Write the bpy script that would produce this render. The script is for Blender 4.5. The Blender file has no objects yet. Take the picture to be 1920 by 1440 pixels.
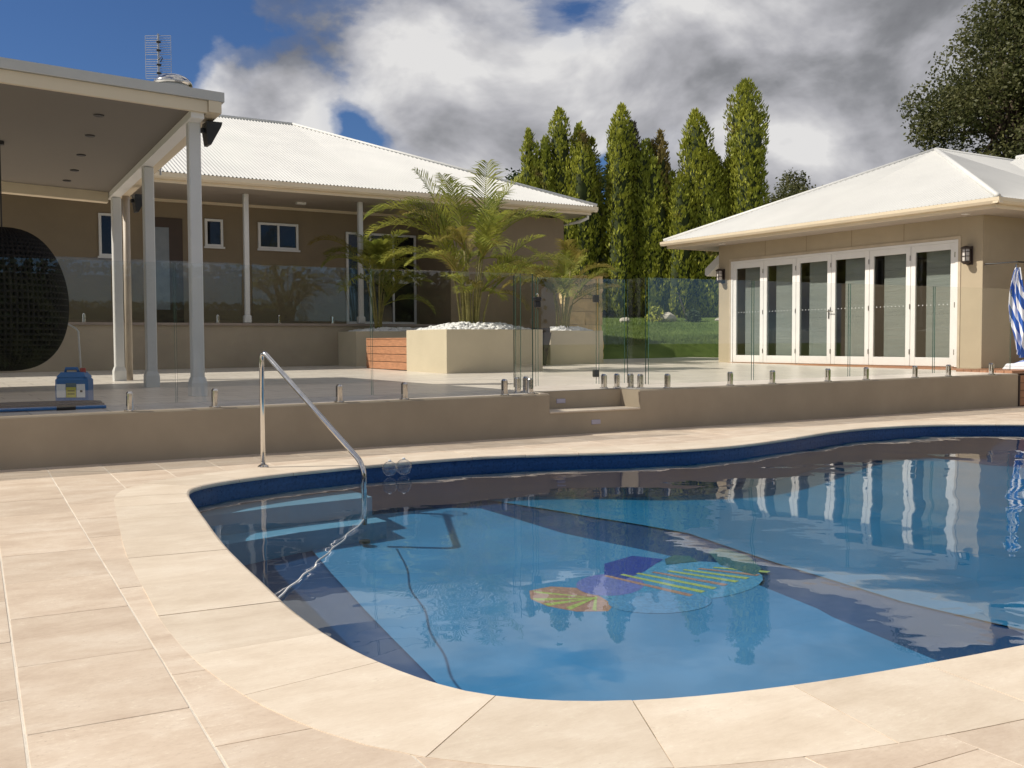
import bpy, bmesh, math, random
from mathutils import Vector, Matrix
R_ = math.radians
rnd = random.Random(7)
sc = bpy.context.scene
COL = sc.collection

# ------------------------------------------------------------------ camera
YAW, PITCH, ROLL, EYE, FPX = R_(58.634), R_(-2.386), R_(-0.264), 1.0, 1885.5
cF = Vector((math.cos(YAW)*math.cos(PITCH), math.sin(YAW)*math.cos(PITCH), math.sin(PITCH)))
r0 = Vector((math.sin(YAW), -math.cos(YAW), 0)); u0 = r0.cross(cF)
cR = r0*math.cos(ROLL)+u0*math.sin(ROLL); cU = u0*math.cos(ROLL)-r0*math.sin(ROLL)
cam = bpy.data.cameras.new('camera'); camo = bpy.data.objects.new('camera', cam); COL.objects.link(camo)
cam.sensor_width = 36; cam.lens = 36*FPX/1920; cam.clip_start = .05; cam.clip_end = 2000
m3 = Matrix((cR, cU, -cF)).transposed()
camo.matrix_world = Matrix.Translation((0, 0, EYE)) @ m3.to_4x4()
sc.camera = camo
# ------------------------------------------------------------------ sun, sky, exposure
SUN_EL, SUN_AZ = R_(43), R_(156)          # the sun stands over -X, turned towards +Y
sdir = Vector((math.cos(SUN_EL)*math.cos(SUN_AZ), math.cos(SUN_EL)*math.sin(SUN_AZ), math.sin(SUN_EL)))
sl = bpy.data.lights.new('sun', 'SUN'); sl.energy = 5.0; sl.angle = R_(.55); sl.color = (1, .93, .82)
so = bpy.data.objects.new('sun', sl); COL.objects.link(so)
so.rotation_euler = (-sdir).to_track_quat('-Z', 'Y').to_euler(); so.location = sdir*60
vs = sc.view_settings
vs.view_transform = 'Standard'; vs.look = 'None'; vs.gamma = 1; vs.exposure = 0.0; vs.use_curve_mapping = False
sc.render.engine = 'CYCLES'
cy = sc.cycles
cy.use_denoising = True; cy.max_bounces = 10; cy.transparent_max_bounces = 24; cy.glossy_bounces = 5; cy.transmission_bounces = 8
cy.sample_clamp_indirect = 6; cy.caustics_reflective = False; cy.caustics_refractive = False

W = bpy.data.worlds.new('World'); sc.world = W; W.use_nodes = True
def N(nt, typ, ins=None, **kw):
    n = nt.nodes.new(typ)
    for k, v in kw.items(): setattr(n, k, v)
    for k, v in (ins or {}).items():
        s = n.inputs[k]
        if isinstance(v, bpy.types.NodeSocket): nt.links.new(v, s)
        else: s.default_value = v
    return n
def ramp(nt, fac, stops, interp='LINEAR'):
    n = nt.nodes.new('ShaderNodeValToRGB'); cr = n.color_ramp; cr.interpolation = interp
    while len(cr.elements) > 1: cr.elements.remove(cr.elements[-1])
    for i, (p, c) in enumerate(stops):
        e = cr.elements[0] if i == 0 else cr.elements.new(p)
        e.position = p; e.color = (c, c, c, 1) if isinstance(c, (int, float)) else (*c, 1)
    nt.links.new(fac, n.inputs[0]); return n.outputs[0]
def M(nt, op, a, b=0.0, c=0.0):
    n = nt.nodes.new('ShaderNodeMath'); n.operation = op
    for i, v in enumerate((a, b, c)):
        if isinstance(v, bpy.types.NodeSocket): nt.links.new(v, n.inputs[i])
        else: n.inputs[i].default_value = v
    return n.outputs[0]
def V(nt, op, a, b=(0, 0, 0)):
    n = nt.nodes.new('ShaderNodeVectorMath'); n.operation = op
    for i, v in enumerate((a, b)):
        if isinstance(v, bpy.types.NodeSocket): nt.links.new(v, n.inputs[i])
        else: n.inputs[i].default_value = v
    return n
def mixc(nt, fac, a, b, blend='MIX'):
    n = nt.nodes.new('ShaderNodeMix'); n.data_type = 'RGBA'; n.blend_type = blend
    for s, v in ((n.inputs[0], fac), (n.inputs[6], a), (n.inputs[7], b)):
        if isinstance(v, bpy.types.NodeSocket): nt.links.new(v, s)
        else: s.default_value = v if isinstance(v, (int, float)) else (*v[:3], 1)
    return n.outputs[2]

def build_world():
    nt = W.node_tree; nt.nodes.clear()
    sky = N(nt, 'ShaderNodeTexSky'); sky.sky_type = 'NISHITA'; sky.sun_disc = False
    sky.sun_elevation = SUN_EL; sky.sun_rotation = math.atan2(sdir.x, sdir.y)
    sky.air_density = 1.0; sky.dust_density = .1; sky.ozone_density = 4.0; sky.altitude = 300
    tc = N(nt, 'ShaderNodeTexCoord')
    d = V(nt, 'NORMALIZE', tc.outputs['Generated']).outputs[0]
    def noise(off, scale, detail, rough=.55, dist=.0, st=1.5):
        p = V(nt, 'ADD', V(nt, 'MULTIPLY', d, (1, 1, st)).outputs[0], off).outputs[0]
        return N(nt, 'ShaderNodeTexNoise', {'Vector': p, 'Scale': scale, 'Detail': detail, 'Roughness': rough, 'Distortion': dist}).outputs[0]
    SEED = Vector((5.13, 2.72, 1.4))
    base = noise(tuple(SEED), 3.2, 9, .52, .2)
    acc = None
    for c, r, a in CLOUD_BLOBS:
        t = V(nt, 'DISTANCE', d, c).outputs['Value']
        g = M(nt, 'MULTIPLY', M(nt, 'EXPONENT', M(nt, 'MULTIPLY', M(nt, 'MULTIPLY', t, t), -1/(r*r))), a)
        acc = g if acc is None else M(nt, 'ADD', acc, g)
    dens = M(nt, 'ADD', base, acc)
    cover = ramp(nt, dens, [(.44, 0), (.47, .35), (.51, .9), (.57, 1)], 'EASE')
    # billows: finer puffs lit from the sun's side and from above, darker where the cloud is deep
    so_ = sdir*.05 + Vector((0, 0, .06))
    pa = noise(tuple(SEED+Vector((9, 4, 2))), 6.5, 7, .52, .35); pb = noise(tuple(SEED+Vector((9, 4, 2))+so_), 6.5, 5, .52, .35)
    b0 = noise(tuple(SEED+so_*1.5), 3.2, 6, .56, .2)
    rel = M(nt, 'ADD', M(nt, 'MULTIPLY', M(nt, 'SUBTRACT', pa, pb), 1.5), M(nt, 'MULTIPLY', M(nt, 'SUBTRACT', base, b0), 2.2))
    deep = ramp(nt, dens, [(.45, .66), (.54, .80), (.66, .60), (.82, .32), (.95, .20)])
    puff = M(nt, 'MULTIPLY', M(nt, 'SUBTRACT', pa, .5), .7)
    bright = M(nt, 'ADD', M(nt, 'ADD', deep, puff), M(nt, 'MULTIPLY', rel, .95))
    ccol = ramp(nt, bright, [(.0, (.18, .183, .20)), (.28, (.26, .265, .285)), (.6, (.46, .46, .49)), (.85, (.65, .645, .66)), (1, (.80, .79, .785))])
    b1 = N(nt, 'ShaderNodeBackground', {'Color': mixc(nt, 1.0, sky.outputs[0], (.62, .80, 1.08), 'MULTIPLY'), 'Strength': .068})
    b2 = N(nt, 'ShaderNodeBackground', {'Color': ccol, 'Strength': .95})
    mx = N(nt, 'ShaderNodeMixShader', {0: cover, 1: b1.outputs[0], 2: b2.outputs[0]})
    out = N(nt, 'ShaderNodeOutputWorld'); nt.links.new(mx.outputs[0], out.inputs[0])
CLOUD_BLOBS = [  # direction, radius, amount
    ((.10, .95, .30), .15, -.30), ((.30, .92, .25), .085, .15), ((.40, .895, .25), .07, .14), ((.378, .908, .195), .034, -.15), ((.345, .92, .185), .02, .08), ((.47, .85, .23), .07, .15), ((.53, .82, .22), .07, .14), ((.47, .86, .30), .06, .03),
    ((.75, .60, .31), .16, .20), ((.62, .76, .22), .06, .10), ((.525, .83, .19), .045, .13), ((.56, .81, .17), .03, .08), ((.590, .795, .15), .030, -.26), ((.745, .645, .19), .05, -.06), ((.95, .1, .3), .4, .10),
    ((-.6, -.5, .6), .6, .05), ((.1, -.6, .8), .5, .05)]
build_world()

# ------------------------------------------------------------------ helpers
class MB:
    def __init__(s): s.v = []; s.f = []; s.mi = []; s.cur = 0
    def add(s, vs, fs):
        o = len(s.v); s.v += [tuple(p) for p in vs]; s.f += [tuple(i+o for i in f) for f in fs]; s.mi += [s.cur]*len(fs); return s
    def box(s, x0, x1, y0, y1, z0, z1):
        return s.add([(x0,y0,z0),(x1,y0,z0),(x1,y1,z0),(x0,y1,z0),(x0,y0,z1),(x1,y0,z1),(x1,y1,z1),(x0,y1,z1)],
                     [(0,3,2,1),(4,5,6,7),(0,1,5,4),(1,2,6,5),(2,3,7,6),(3,0,4,7)])
    def cbox(s, x0, x1, y0, y1, z0, z1, b=.01):
        # box with chamfered vertical and top edges
        b = min(b, (x1-x0)*.45, (y1-y0)*.45, (z1-z0)*.45)
        def ring(i, z): return [(x0+i+b,y0+i,z),(x1-i-b,y0+i,z),(x1-i,y0+i+b,z),(x1-i,y1-i-b,z),(x1-i-b,y1-i,z),(x0+i+b,y1-i,z),(x0+i,y1-i-b,z),(x0+i,y0+i+b,z)]
        return s.rings([ring(b*.7, z0), ring(0, z0+b), ring(0, z1-b), ring(b*.7, z1)])
    def rings(s, rs, caps=True, close=True):
        n = len(rs[0]); vs = [p for r in rs for p in r]; fs = []
        for k in range(len(rs)-1):
            for i in range(n if close else n-1):
                j = (i+1) % n; fs.append((k*n+i, k*n+j, (k+1)*n+j, (k+1)*n+i))
        if caps: fs += [tuple(range(n-1, -1, -1)), tuple((len(rs)-1)*n+i for i in range(n))]
        return s.add(vs, fs)
    def tube(s, pts, r, n=10, caps=True):
        pts = [Vector(p) for p in pts]; rr = r if isinstance(r, (list, tuple)) else [r]*len(pts)
        rs = []; prev = None
        for i, p in enumerate(pts):
            t = (pts[min(i+1, len(pts)-1)]-pts[max(i-1, 0)]).normalized()
            if prev is None:
                a = t.orthogonal().normalized()
            else: a = (prev - t*prev.dot(t)).normalized()
            prev = a; b = t.cross(a)
            rs.append([p+a*math.cos(q*2*math.pi/n)*rr[i]+b*math.sin(q*2*math.pi/n)*rr[i] for q in range(n)])
        return s.rings(rs, caps)
    def lathe(s, prof, c=(0,0,0), n=20):
        rs = [[(c[0]+r*math.cos(q*2*math.pi/n), c[1]+r*math.sin(q*2*math.pi/n), c[2]+z) for q in range(n)] for r, z in prof]
        return s.rings(rs)
    def prism(s, poly, z0, z1):
        n = len(poly)
        return s.add([(x, y, z0) for x, y in poly]+[(x, y, z1) for x, y in poly],
                     [tuple(range(n-1, -1, -1)), tuple(range(n, 2*n))]+[(i, (i+1) % n, n+(i+1) % n, n+i) for i in range(n)])
    def mesh(s, name, mats, smooth=False, angle=None):
        me = bpy.data.meshes.new(name); me.from_pydata(s.v, [], s.f)
        mats = mats if isinstance(mats, (list, tuple)) else [mats]
        for m in mats: me.materials.append(m)
        if len(mats) > 1: me.polygons.foreach_set('material_index', s.mi)
        if smooth: me.polygons.foreach_set('use_smooth', [True]*len(me.polygons))
        me.update()
        if smooth and angle:
            try: me.set_sharp_from_angle(angle=R_(angle))
            except Exception: pass
        return me
    def build(s, name, mats, parent=None, smooth=False, angle=None, loc=None):
        o = bpy.data.objects.new(name, s.mesh(name, mats, smooth, angle)); COL.objects.link(o)
        if parent is not None:
            o.parent = parent
        if loc is not None: o.location = loc
        return o
def tag(o, label, cat, group=None, kind=None):
    if label: o['label'] = label
    if cat: o['category'] = cat
    if group: o['group'] = group
    if kind: o['kind'] = kind
    return o
def thing(name, label, cat, loc=(0,0,0), group=None, rz=0):
    o = bpy.data.objects.new(name, None); COL.objects.link(o); o.location = loc; o.rotation_euler.z = rz; o.empty_display_size = .1
    return tag(o, label, cat, group)
def struct(o): o['kind'] = 'structure'; return o
def inst(name, me, parent=None, loc=(0,0,0), rot=(0,0,0), sc_=(1,1,1)):
    o = bpy.data.objects.new(name, me); COL.objects.link(o); o.parent = parent; o.location = loc; o.rotation_euler = rot; o.scale = sc_; return o

# ------------------------------------------------------------------ materials
MATS = {}
def mat(name, col, rough=.6, metal=0, var=.12, vscale=4.0, bump=0, bscale=40, spec=.5, col2=None, rand=0, coat=0, aniso=None, sub=0):
    if name in MATS: return MATS[name]
    m = bpy.data.materials.new(name); m.use_nodes = True; nt = m.node_tree; nt.nodes.clear(); MATS[name] = m
    out = N(nt, 'ShaderNodeOutputMaterial'); b = N(nt, 'ShaderNodeBsdfPrincipled', {'Roughness': rough, 'Metallic': metal, 'Specular IOR Level': spec})
    if coat: b.inputs['Coat Weight'].default_value = coat; b.inputs['Coat Roughness'].default_value = .1
    tc = N(nt, 'ShaderNodeTexCoord'); v = tc.outputs['Object']
    if aniso: v = V(nt, 'MULTIPLY', v, aniso).outputs[0]
    n = N(nt, 'ShaderNodeTexNoise', {'Vector': v, 'Scale': vscale, 'Detail': 6, 'Roughness': .6}).outputs[0]
    f = ramp(nt, n, [(.3, 0), (.7, 1)])
    lo = tuple(c*(1-var) for c in col); hi = col2 or tuple(min(1, c*(1+var)) for c in col)
    c = mixc(nt, f, lo, hi)
    if rand:
        oi = N(nt, 'ShaderNodeObjectInfo').outputs['Random']
        k = M(nt, 'ADD', M(nt, 'MULTIPLY', oi, 2*rand), 1-rand)
        hv = N(nt, 'ShaderNodeHueSaturation', {'Value': k, 'Color': c}); c = hv.outputs[0]
    nt.links.new(c, b.inputs['Base Color'])
    rr = M(nt, 'ADD', M(nt, 'MULTIPLY', n, .2), rough-.1); nt.links.new(rr, b.inputs['Roughness'])
    if bump:
        n2 = N(nt, 'ShaderNodeTexNoise', {'Vector': v, 'Scale': bscale, 'Detail': 5, 'Roughness': .65}).outputs[0]
        bp = N(nt, 'ShaderNodeBump', {'Strength': bump, 'Distance': .02, 'Height': n2}); nt.links.new(bp.outputs[0], b.inputs['Normal'])
    nt.links.new(b.outputs[0], out.inputs[0]); return m
def leafmat(name, c1, c2, trans=.35, scale=3.0, rand=.15, patch=None):
    m = bpy.data.materials.new(name); m.use_nodes = True; nt = m.node_tree; nt.nodes.clear(); MATS[name] = m
    out = N(nt, 'ShaderNodeOutputMaterial')
    tc = N(nt, 'ShaderNodeTexCoord')
    n = N(nt, 'ShaderNodeTexNoise', {'Vector': tc.outputs['Object'], 'Scale': scale, 'Detail': 4}).outputs[0]
    wn = N(nt, 'ShaderNodeTexWhiteNoise', {'Vector': N(nt, 'ShaderNodeVectorMath', {0: tc.outputs['Object'], 1: (.09,.09,.09)}, operation='SNAP').outputs[0]}).outputs[0]
    f = M(nt, 'ADD', M(nt, 'MULTIPLY', ramp(nt, n, [(.3, 0), (.7, 1)]), .65), M(nt, 'MULTIPLY', wn, .35))
    c = mixc(nt, f, c1, c2)
    if patch:
        pn = N(nt, 'ShaderNodeTexNoise', {'Vector': N(nt, 'ShaderNodeNewGeometry').outputs['Position'], 'Scale': .9, 'Detail': 5, 'Roughness': .6}).outputs[0]
        c = mixc(nt, ramp(nt, pn, [(.60, 0), (.68, .85)]), c, patch)
    d = N(nt, 'ShaderNodeBsdfPrincipled', {'Base Color': c, 'Roughness': .55, 'Specular IOR Level': .3})
    t = N(nt, 'ShaderNodeBsdfTranslucent', {'Color': c})
    mx = N(nt, 'ShaderNodeMixShader', {0: trans, 1: d.outputs[0], 2: t.outputs[0]})
    nt.links.new(mx.outputs[0], out.inputs[0]); return m
def glassmat(name, tint, ior=1.5, rough=0.0, gain=1.0):
    m = bpy.data.materials.new(name); m.use_nodes = True; nt = m.node_tree; nt.nodes.clear(); MATS[name] = m
    out = N(nt, 'ShaderNodeOutputMaterial'); g = N(nt, 'ShaderNodeNewGeometry').outputs['Backfacing']
    i = M(nt, 'ADD', M(nt, 'MULTIPLY', g, 1/ior-ior), ior)
    fr = M(nt, 'MULTIPLY', N(nt, 'ShaderNodeFresnel', {'IOR': i}).outputs[0], gain)
    t = N(nt, 'ShaderNodeBsdfTransparent', {'Color': (*tint, 1)}); gl = N(nt, 'ShaderNodeBsdfGlossy', {'Color': (1,1,1,1), 'Roughness': rough})
    mx = N(nt, 'ShaderNodeMixShader', {0: fr, 1: t.outputs[0], 2: gl.outputs[0]}); nt.links.new(mx.outputs[0], out.inputs[0]); return m
def travertine(name, c_lo, c_mid, c_hi, rand=.07, stretch=(1, 5, 1), rough=.5, joints=None, holes=.5, axis=0):
    m = bpy.data.materials.new(name); m.use_nodes = True; nt = m.node_tree; nt.nodes.clear(); MATS[name] = m
    out = N(nt, 'ShaderNodeOutputMaterial'); b = N(nt, 'ShaderNodeBsdfPrincipled', {'Roughness': rough, 'Specular IOR Level': .35})
    geo = N(nt, 'ShaderNodeNewGeometry'); oi = N(nt, 'ShaderNodeObjectInfo').outputs['Random']
    p = geo.outputs['Position']
    off = N(nt, 'ShaderNodeCombineXYZ', {0: M(nt, 'MULTIPLY', oi, 37.0), 1: M(nt, 'MULTIPLY', oi, 91.0), 2: M(nt, 'MULTIPLY', oi, 13.0)}).outputs[0]
    q = V(nt, 'ADD', p, off).outputs[0]
    qs = V(nt, 'MULTIPLY', q, stretch).outputs[0]
    bands = N(nt, 'ShaderNodeTexNoise', {'Vector': qs, 'Scale': 2.2, 'Detail': 8, 'Roughness': .62, 'Distortion': .6}).outputs[0]
    blot = N(nt, 'ShaderNodeTexNoise', {'Vector': q, 'Scale': 5.0, 'Detail': 6, 'Roughness': .6}).outputs[0]
    fine = N(nt, 'ShaderNodeTexNoise', {'Vector': qs, 'Scale': 30.0, 'Detail': 4, 'Roughness': .7}).outputs[0]
    f = M(nt, 'ADD', M(nt, 'MULTIPLY', bands, .6), M(nt, 'MULTIPLY', blot, .4))
    c = nt.nodes.new('ShaderNodeValToRGB'); cr = c.color_ramp
    cr.elements[0].position = .34; cr.elements[0].color = (*c_lo, 1); cr.elements[1].position = .66; cr.elements[1].color = (*c_hi, 1)
    e = cr.elements.new(.5); e.color = (*c_mid, 1); nt.links.new(f, c.inputs[0]); c = c.outputs[0]
    c = mixc(nt, ramp(nt, fine, [(.35, .0), (.75, .28)]), c, (min(1, c_hi[0]*1.1), min(1, c_hi[1]*1.1), min(1, c_hi[2]*1.12)))
    vor = N(nt, 'ShaderNodeTexVoronoi', {'Vector': qs, 'Scale': 24.0, 'Randomness': 1.0}).outputs['Distance']
    pit = M(nt, 'MULTIPLY', ramp(nt, vor, [(.05, 1), (.13, 0)]), M(nt, 'MULTIPLY', ramp(nt, blot, [(.5, 0), (.62, 1)]), holes))
    c = mixc(nt, pit, c, tuple(x*.55 for x in c_lo))
    fl = N(nt, 'ShaderNodeTexNoise', {'Vector': V(nt, 'MULTIPLY', q, (1.0, 1.9, 1)).outputs[0], 'Scale': 46.0, 'Detail': 3, 'Roughness': .75}).outputs[0]
    c = mixc(nt, M(nt, 'MULTIPLY', ramp(nt, fl, [(.56, 0), (.68, 1)]), M(nt, 'MULTIPLY', ramp(nt, blot, [(.42, .15), (.62, 1)]), holes*.55)), c, tuple(min(.85, x*1.32) for x in c_hi))
    c = mixc(nt, M(nt, 'MULTIPLY', ramp(nt, fl, [(.32, 1), (.42, 0)]), .30*holes), c, tuple(x*.72 for x in c_lo))
    k = M(nt, 'ADD', M(nt, 'MULTIPLY', oi, 2*rand), 1-rand)
    c = N(nt, 'ShaderNodeHueSaturation', {'Value': k, 'Color': c}).outputs[0]
    hgt = M(nt, 'SUBTRACT', M(nt, 'MULTIPLY', fine, .25), pit)
    if joints:
        w, l, jc = joints
        br = N(nt, 'ShaderNodeTexBrick', {'Vector': p, 'Color1': (1,1,1,1), 'Color2': (.76,.76,.76,1), 'Mortar': (0,0,0,1), 'Scale': 1.0, 'Mortar Size': .009, 'Brick Width': l, 'Row Height': w})
        br.offset = .5
        c = mixc(nt, br.outputs['Fac'], mixc(nt, .5, c, br.outputs['Color'], 'MULTIPLY'), jc)
    nt.links.new(c, b.inputs['Base Color'])
    bp = N(nt, 'ShaderNodeBump', {'Strength': .25, 'Distance': .006, 'Height': hgt}); nt.links.new(bp.outputs[0], b.inputs['Normal'])
    nt.links.new(b.outputs[0], out.inputs[0]); return m

TRAV = travertine('paver travertine', (.50,.388,.29), (.595,.482,.37), (.69,.592,.48), stretch=(1.3, 3.0, 1), rand=.055, holes=.8)
COPE = travertine('coping travertine', (.565,.465,.352), (.65,.55,.43), (.735,.645,.525), stretch=(.9, 3, 1), rand=.05, holes=.5)
DECK = travertine('terrace travertine', (.64,.565,.475), (.74,.67,.58), (.84,.78,.70), stretch=(.5, 6, 1), rand=0, joints=(.41, .61, (.46,.42,.36)), holes=.2, rough=.32)
GROUT = mat('pale grout', (.66,.60,.51), .9, bump=.3, bscale=120)
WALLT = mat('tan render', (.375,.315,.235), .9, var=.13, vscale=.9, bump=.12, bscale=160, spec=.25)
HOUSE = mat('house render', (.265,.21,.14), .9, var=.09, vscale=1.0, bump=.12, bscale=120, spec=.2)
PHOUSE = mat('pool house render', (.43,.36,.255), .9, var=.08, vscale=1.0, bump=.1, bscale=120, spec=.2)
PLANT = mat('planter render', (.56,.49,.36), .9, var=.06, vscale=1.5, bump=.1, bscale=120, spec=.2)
CREAM = mat('cream painted metal', (.70,.60,.44), .45, var=.04, vscale=2)
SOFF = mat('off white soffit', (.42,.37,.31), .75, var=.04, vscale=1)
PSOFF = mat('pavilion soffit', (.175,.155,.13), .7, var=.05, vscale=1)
WHITE = mat('white paint', (.78,.77,.74), .4, var=.03, vscale=3)
COLUMN = mat('white column paint', (.62,.62,.60), .5, var=.04, vscale=2)
ROOF = mat('white roof steel', (.63,.625,.595), .5, var=.04, vscale=1.2)
GREYG = mat('grey gutter steel', (.50,.50,.48), .45, var=.05, vscale=2)
STEEL = mat('polished stainless', (.62,.60,.57), .12, 1, var=.05, vscale=12)
DARKM = mat('black plastic', (.018,.017,.017), .45, var=.2, vscale=8)
DARKB = mat('dark brown timber', (.035,.022,.018), .5, var=.3, vscale=6, aniso=(1,1,.2))
CEDAR = mat('cedar board', (.42,.20,.105), .6, var=.22, vscale=6, aniso=(.4,1,6), rand=.1, bump=.15, bscale=30)
TIMB = mat('timber deck', (.34,.17,.095), .6, var=.2, vscale=5, aniso=(.3,6,1), rand=.1, bump=.15, bscale=30)
SAND = mat('sandstone', (.64,.48,.24), .9, var=.22, vscale=2.5, bump=.5, bscale=14, rand=.1)
PEBB = mat('white marble pebble', (.80,.79,.77), .6, var=.06, vscale=9)
SOIL = mat('soil', (.05,.035,.025), .95, bump=.5)
DGLASS = mat('dark window glass', (.012,.012,.014), .05, var=.1, spec=.5)
NAVY = mat('navy liner and floor shade', (.014,.052,.135), .4, var=.18, vscale=1.6)  # navy of the walls; on the floor it paints in the shade of slopes
BAND = mat('waterline mosaic', (.028,.085,.22), .3, var=.35, vscale=45)
FLOORB = mat('light blue pool floor', (.062,.215,.375), .5, var=.12, vscale=1.6)
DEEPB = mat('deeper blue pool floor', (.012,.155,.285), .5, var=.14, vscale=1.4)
FGLASS = glassmat('fence glass', (.962,.970,.964), 1.5)
EDGE = mat('green glass edge', (.035,.085,.065), .15, var=.15)
WGLASS = glassmat('door glass', (.83,.85,.84), 1.5)
BUBBLE = glassmat('clear bubble', (.93,.95,.96), 1.4, .03, 2.4)
# ------------------------------------------------------------------ pool outline
FAR = [[1.60,6.86],[1.70,7.11],[1.91,7.3],[2.18,7.43],[2.58,7.56],[2.99,7.63],[3.35,7.68],[3.80,7.72],[4.36,7.70],[5.00,7.53],[5.62,7.30],[6.40,7.15],[7.06,7.19],[7.85,7.38],[8.79,7.65],[9.63,7.75],[10.6,7.60],[11.5,7.05]]
RIGHT = [[12.2,6.2],[12.5,5.1],[12.2,3.9],[11.2,2.9],[9.6,2.25],[7.8,1.95],[6.2,1.8],[4.6,1.79]]
NEAR = [[3.7,1.83],[3.1,1.89],[2.70,1.935],[2.25,2.005],[1.9,2.095],[1.66,2.195],[1.48,2.32],[1.35,2.48],[1.275,2.68],[1.235,2.87],[1.212,3.05],[1.2,3.23],[1.2,3.45],[1.21,3.72],[1.24,4.07],[1.28,4.53],[1.335,5.07],[1.43,5.75],[1.53,6.45]]
def catmull(P, step):
    P = [Vector((*p, 0)) for p in P]; n = len(P); fine = []
    for i in range(n):
        a, b, c, d = P[i-1], P[i], P[(i+1) % n], P[(i+2) % n]
        for k in range(10):
            t = k/10; fine.append(.5*((2*b)+(c-a)*t+(2*a-5*b+4*c-d)*t*t+(3*b-a-3*c+d)*t**3))
    L = [0]
    for i in range(len(fine)): L.append(L[-1]+(fine[(i+1) % len(fine)]-fine[i]).length)
    m = round(L[-1]/step); out = []; j = 0
    for k in range(m):
        s = L[-1]*k/m
        while L[j+1] < s: j += 1
        t = (s-L[j])/(L[j+1]-L[j]); out.append(fine[j].lerp(fine[(j+1) % len(fine)], t))
    return out
POOL = catmull((FAR+RIGHT+NEAR)[::-1], .1)      # counter-clockwise
NP = len(POOL)
def normals(P):
    out = []
    for i in range(len(P)):
        t = (P[(i+1) % len(P)]-P[i-1]).normalized(); out.append(Vector((t.y, -t.x, 0)))
    return out
PN = normals(POOL)
def offset(d, smooth=0):
    Q = [POOL[i]+PN[i]*d for i in range(NP)]
    for _ in range(smooth): Q = [(Q[i-1]+Q[i]*2+Q[(i+1) % NP])/4 for i in range(NP)]
    return Q
def inside(x, y, P=POOL):
    r = False; j = len(P)-1
    for i in range(len(P)):
        a, b = P[i], P[j]
        if (a.y > y) != (b.y > y) and x < (b.x-a.x)*(y-a.y)/(b.y-a.y)+a.x: r = not r
        j = i
    return r
def nearest(x, y):
    best = min(range(NP), key=lambda i: (POOL[i].x-x)**2+(POOL[i].y-y)**2)
    return best, (Vector((x, y, 0))-POOL[best])
def zd(x, y): return .445+.005*(x-5)+.006*(y-8.93)      # the terrace falls gently towards the pool
def px(p):
    v = Vector(p)-Vector((0, 0, EYE)); w = v.dot(cF)
    return (960+FPX*v.dot(cR)/w, 720-FPX*v.dot(cU)/w, w) if w > .05 else (-1e6, 0, w)
def frame3(V3, n):
    return V3
# ------------------------------------------------------------------ terrain
def lawn_z(x, y):
    d = (x-10)*.55+(y-20)*.84
    base = .54+max(0, min(1.45, d*.098))
    if d > 22: base += (d-22)*.02
    return base
def terrain():
    xs = [-400,-200,-100,-60,-40,-30]+[-24+i for i in range(0, 80)]+[60,75,100,150,250,500]
    ys = [-300,-150,-80,-40,-25]+[-16+i for i in range(0, 80)]+[70,90,130,200,400,700]
    mb = MB(); nx = len(xs)
    for y in ys:
        for x in xs:
            z = lawn_z(x, y)+.03*math.sin(x*.7)*math.cos(y*.6)
            if y < 20.4: z = zd(x, y)-.06
            if -14 < x < 22 and y < 20.3: z = -2.6
            if y < -6: z = -.05
            if -9 < x < 14.5 and y > 19: z = -2.6 if y < 32 else z
            if x >= 14.5 and x < 17.4 and 19 < y < 20.5: z = zd(x, y)-.09
            mb.v.append((x, y, z))
    for j in range(len(ys)-1):
        for i in range(nx-1): mb.f.append((j*nx+i, j*nx+i+1, (j+1)*nx+i+1, (j+1)*nx+i)); mb.mi.append(0)
    m = mat('lawn grass', (.085,.145,.028), .9, var=.2, vscale=1.1, bump=.9, bscale=70, col2=(.155,.21,.055), spec=.15)
    return tag(mb.build('lawn', m, smooth=True), None, None, kind='structure')
terrain()
def grass():
    q = random.Random(3); mb = MB()
    for _ in range(26000):
        X = q.uniform(1120, 1350); t = q.random()**.6; D = 22+14.5*(1-t)
        d = cF+cR*((X-960)/FPX); h = Vector((d.x, d.y, 0)).normalized(); x, y = h.x*D+q.uniform(-.3,.3), h.y*D+q.uniform(-.3,.3)
        if y < 20.43 and x < 18.05: continue
        z = lawn_z(x, y); a = q.uniform(0, 6.28); l = q.uniform(.03, .075); w = .006+.006*q.random(); c, s_ = math.cos(a)*w, math.sin(a)*w
        mb.add([(x-c, y-s_, z-.01), (x+c, y+s_, z-.01), (x+q.uniform(-.03,.03), y+q.uniform(-.03,.03), z+l)], [(0,1,2)])
    tag(mb.build('grass', leafmat('grass blade', (.07,.13,.022), (.19,.25,.06), .3, .7)), 'short mown green grass beyond the terrace', 'grass', kind='stuff')
grass()
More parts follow.
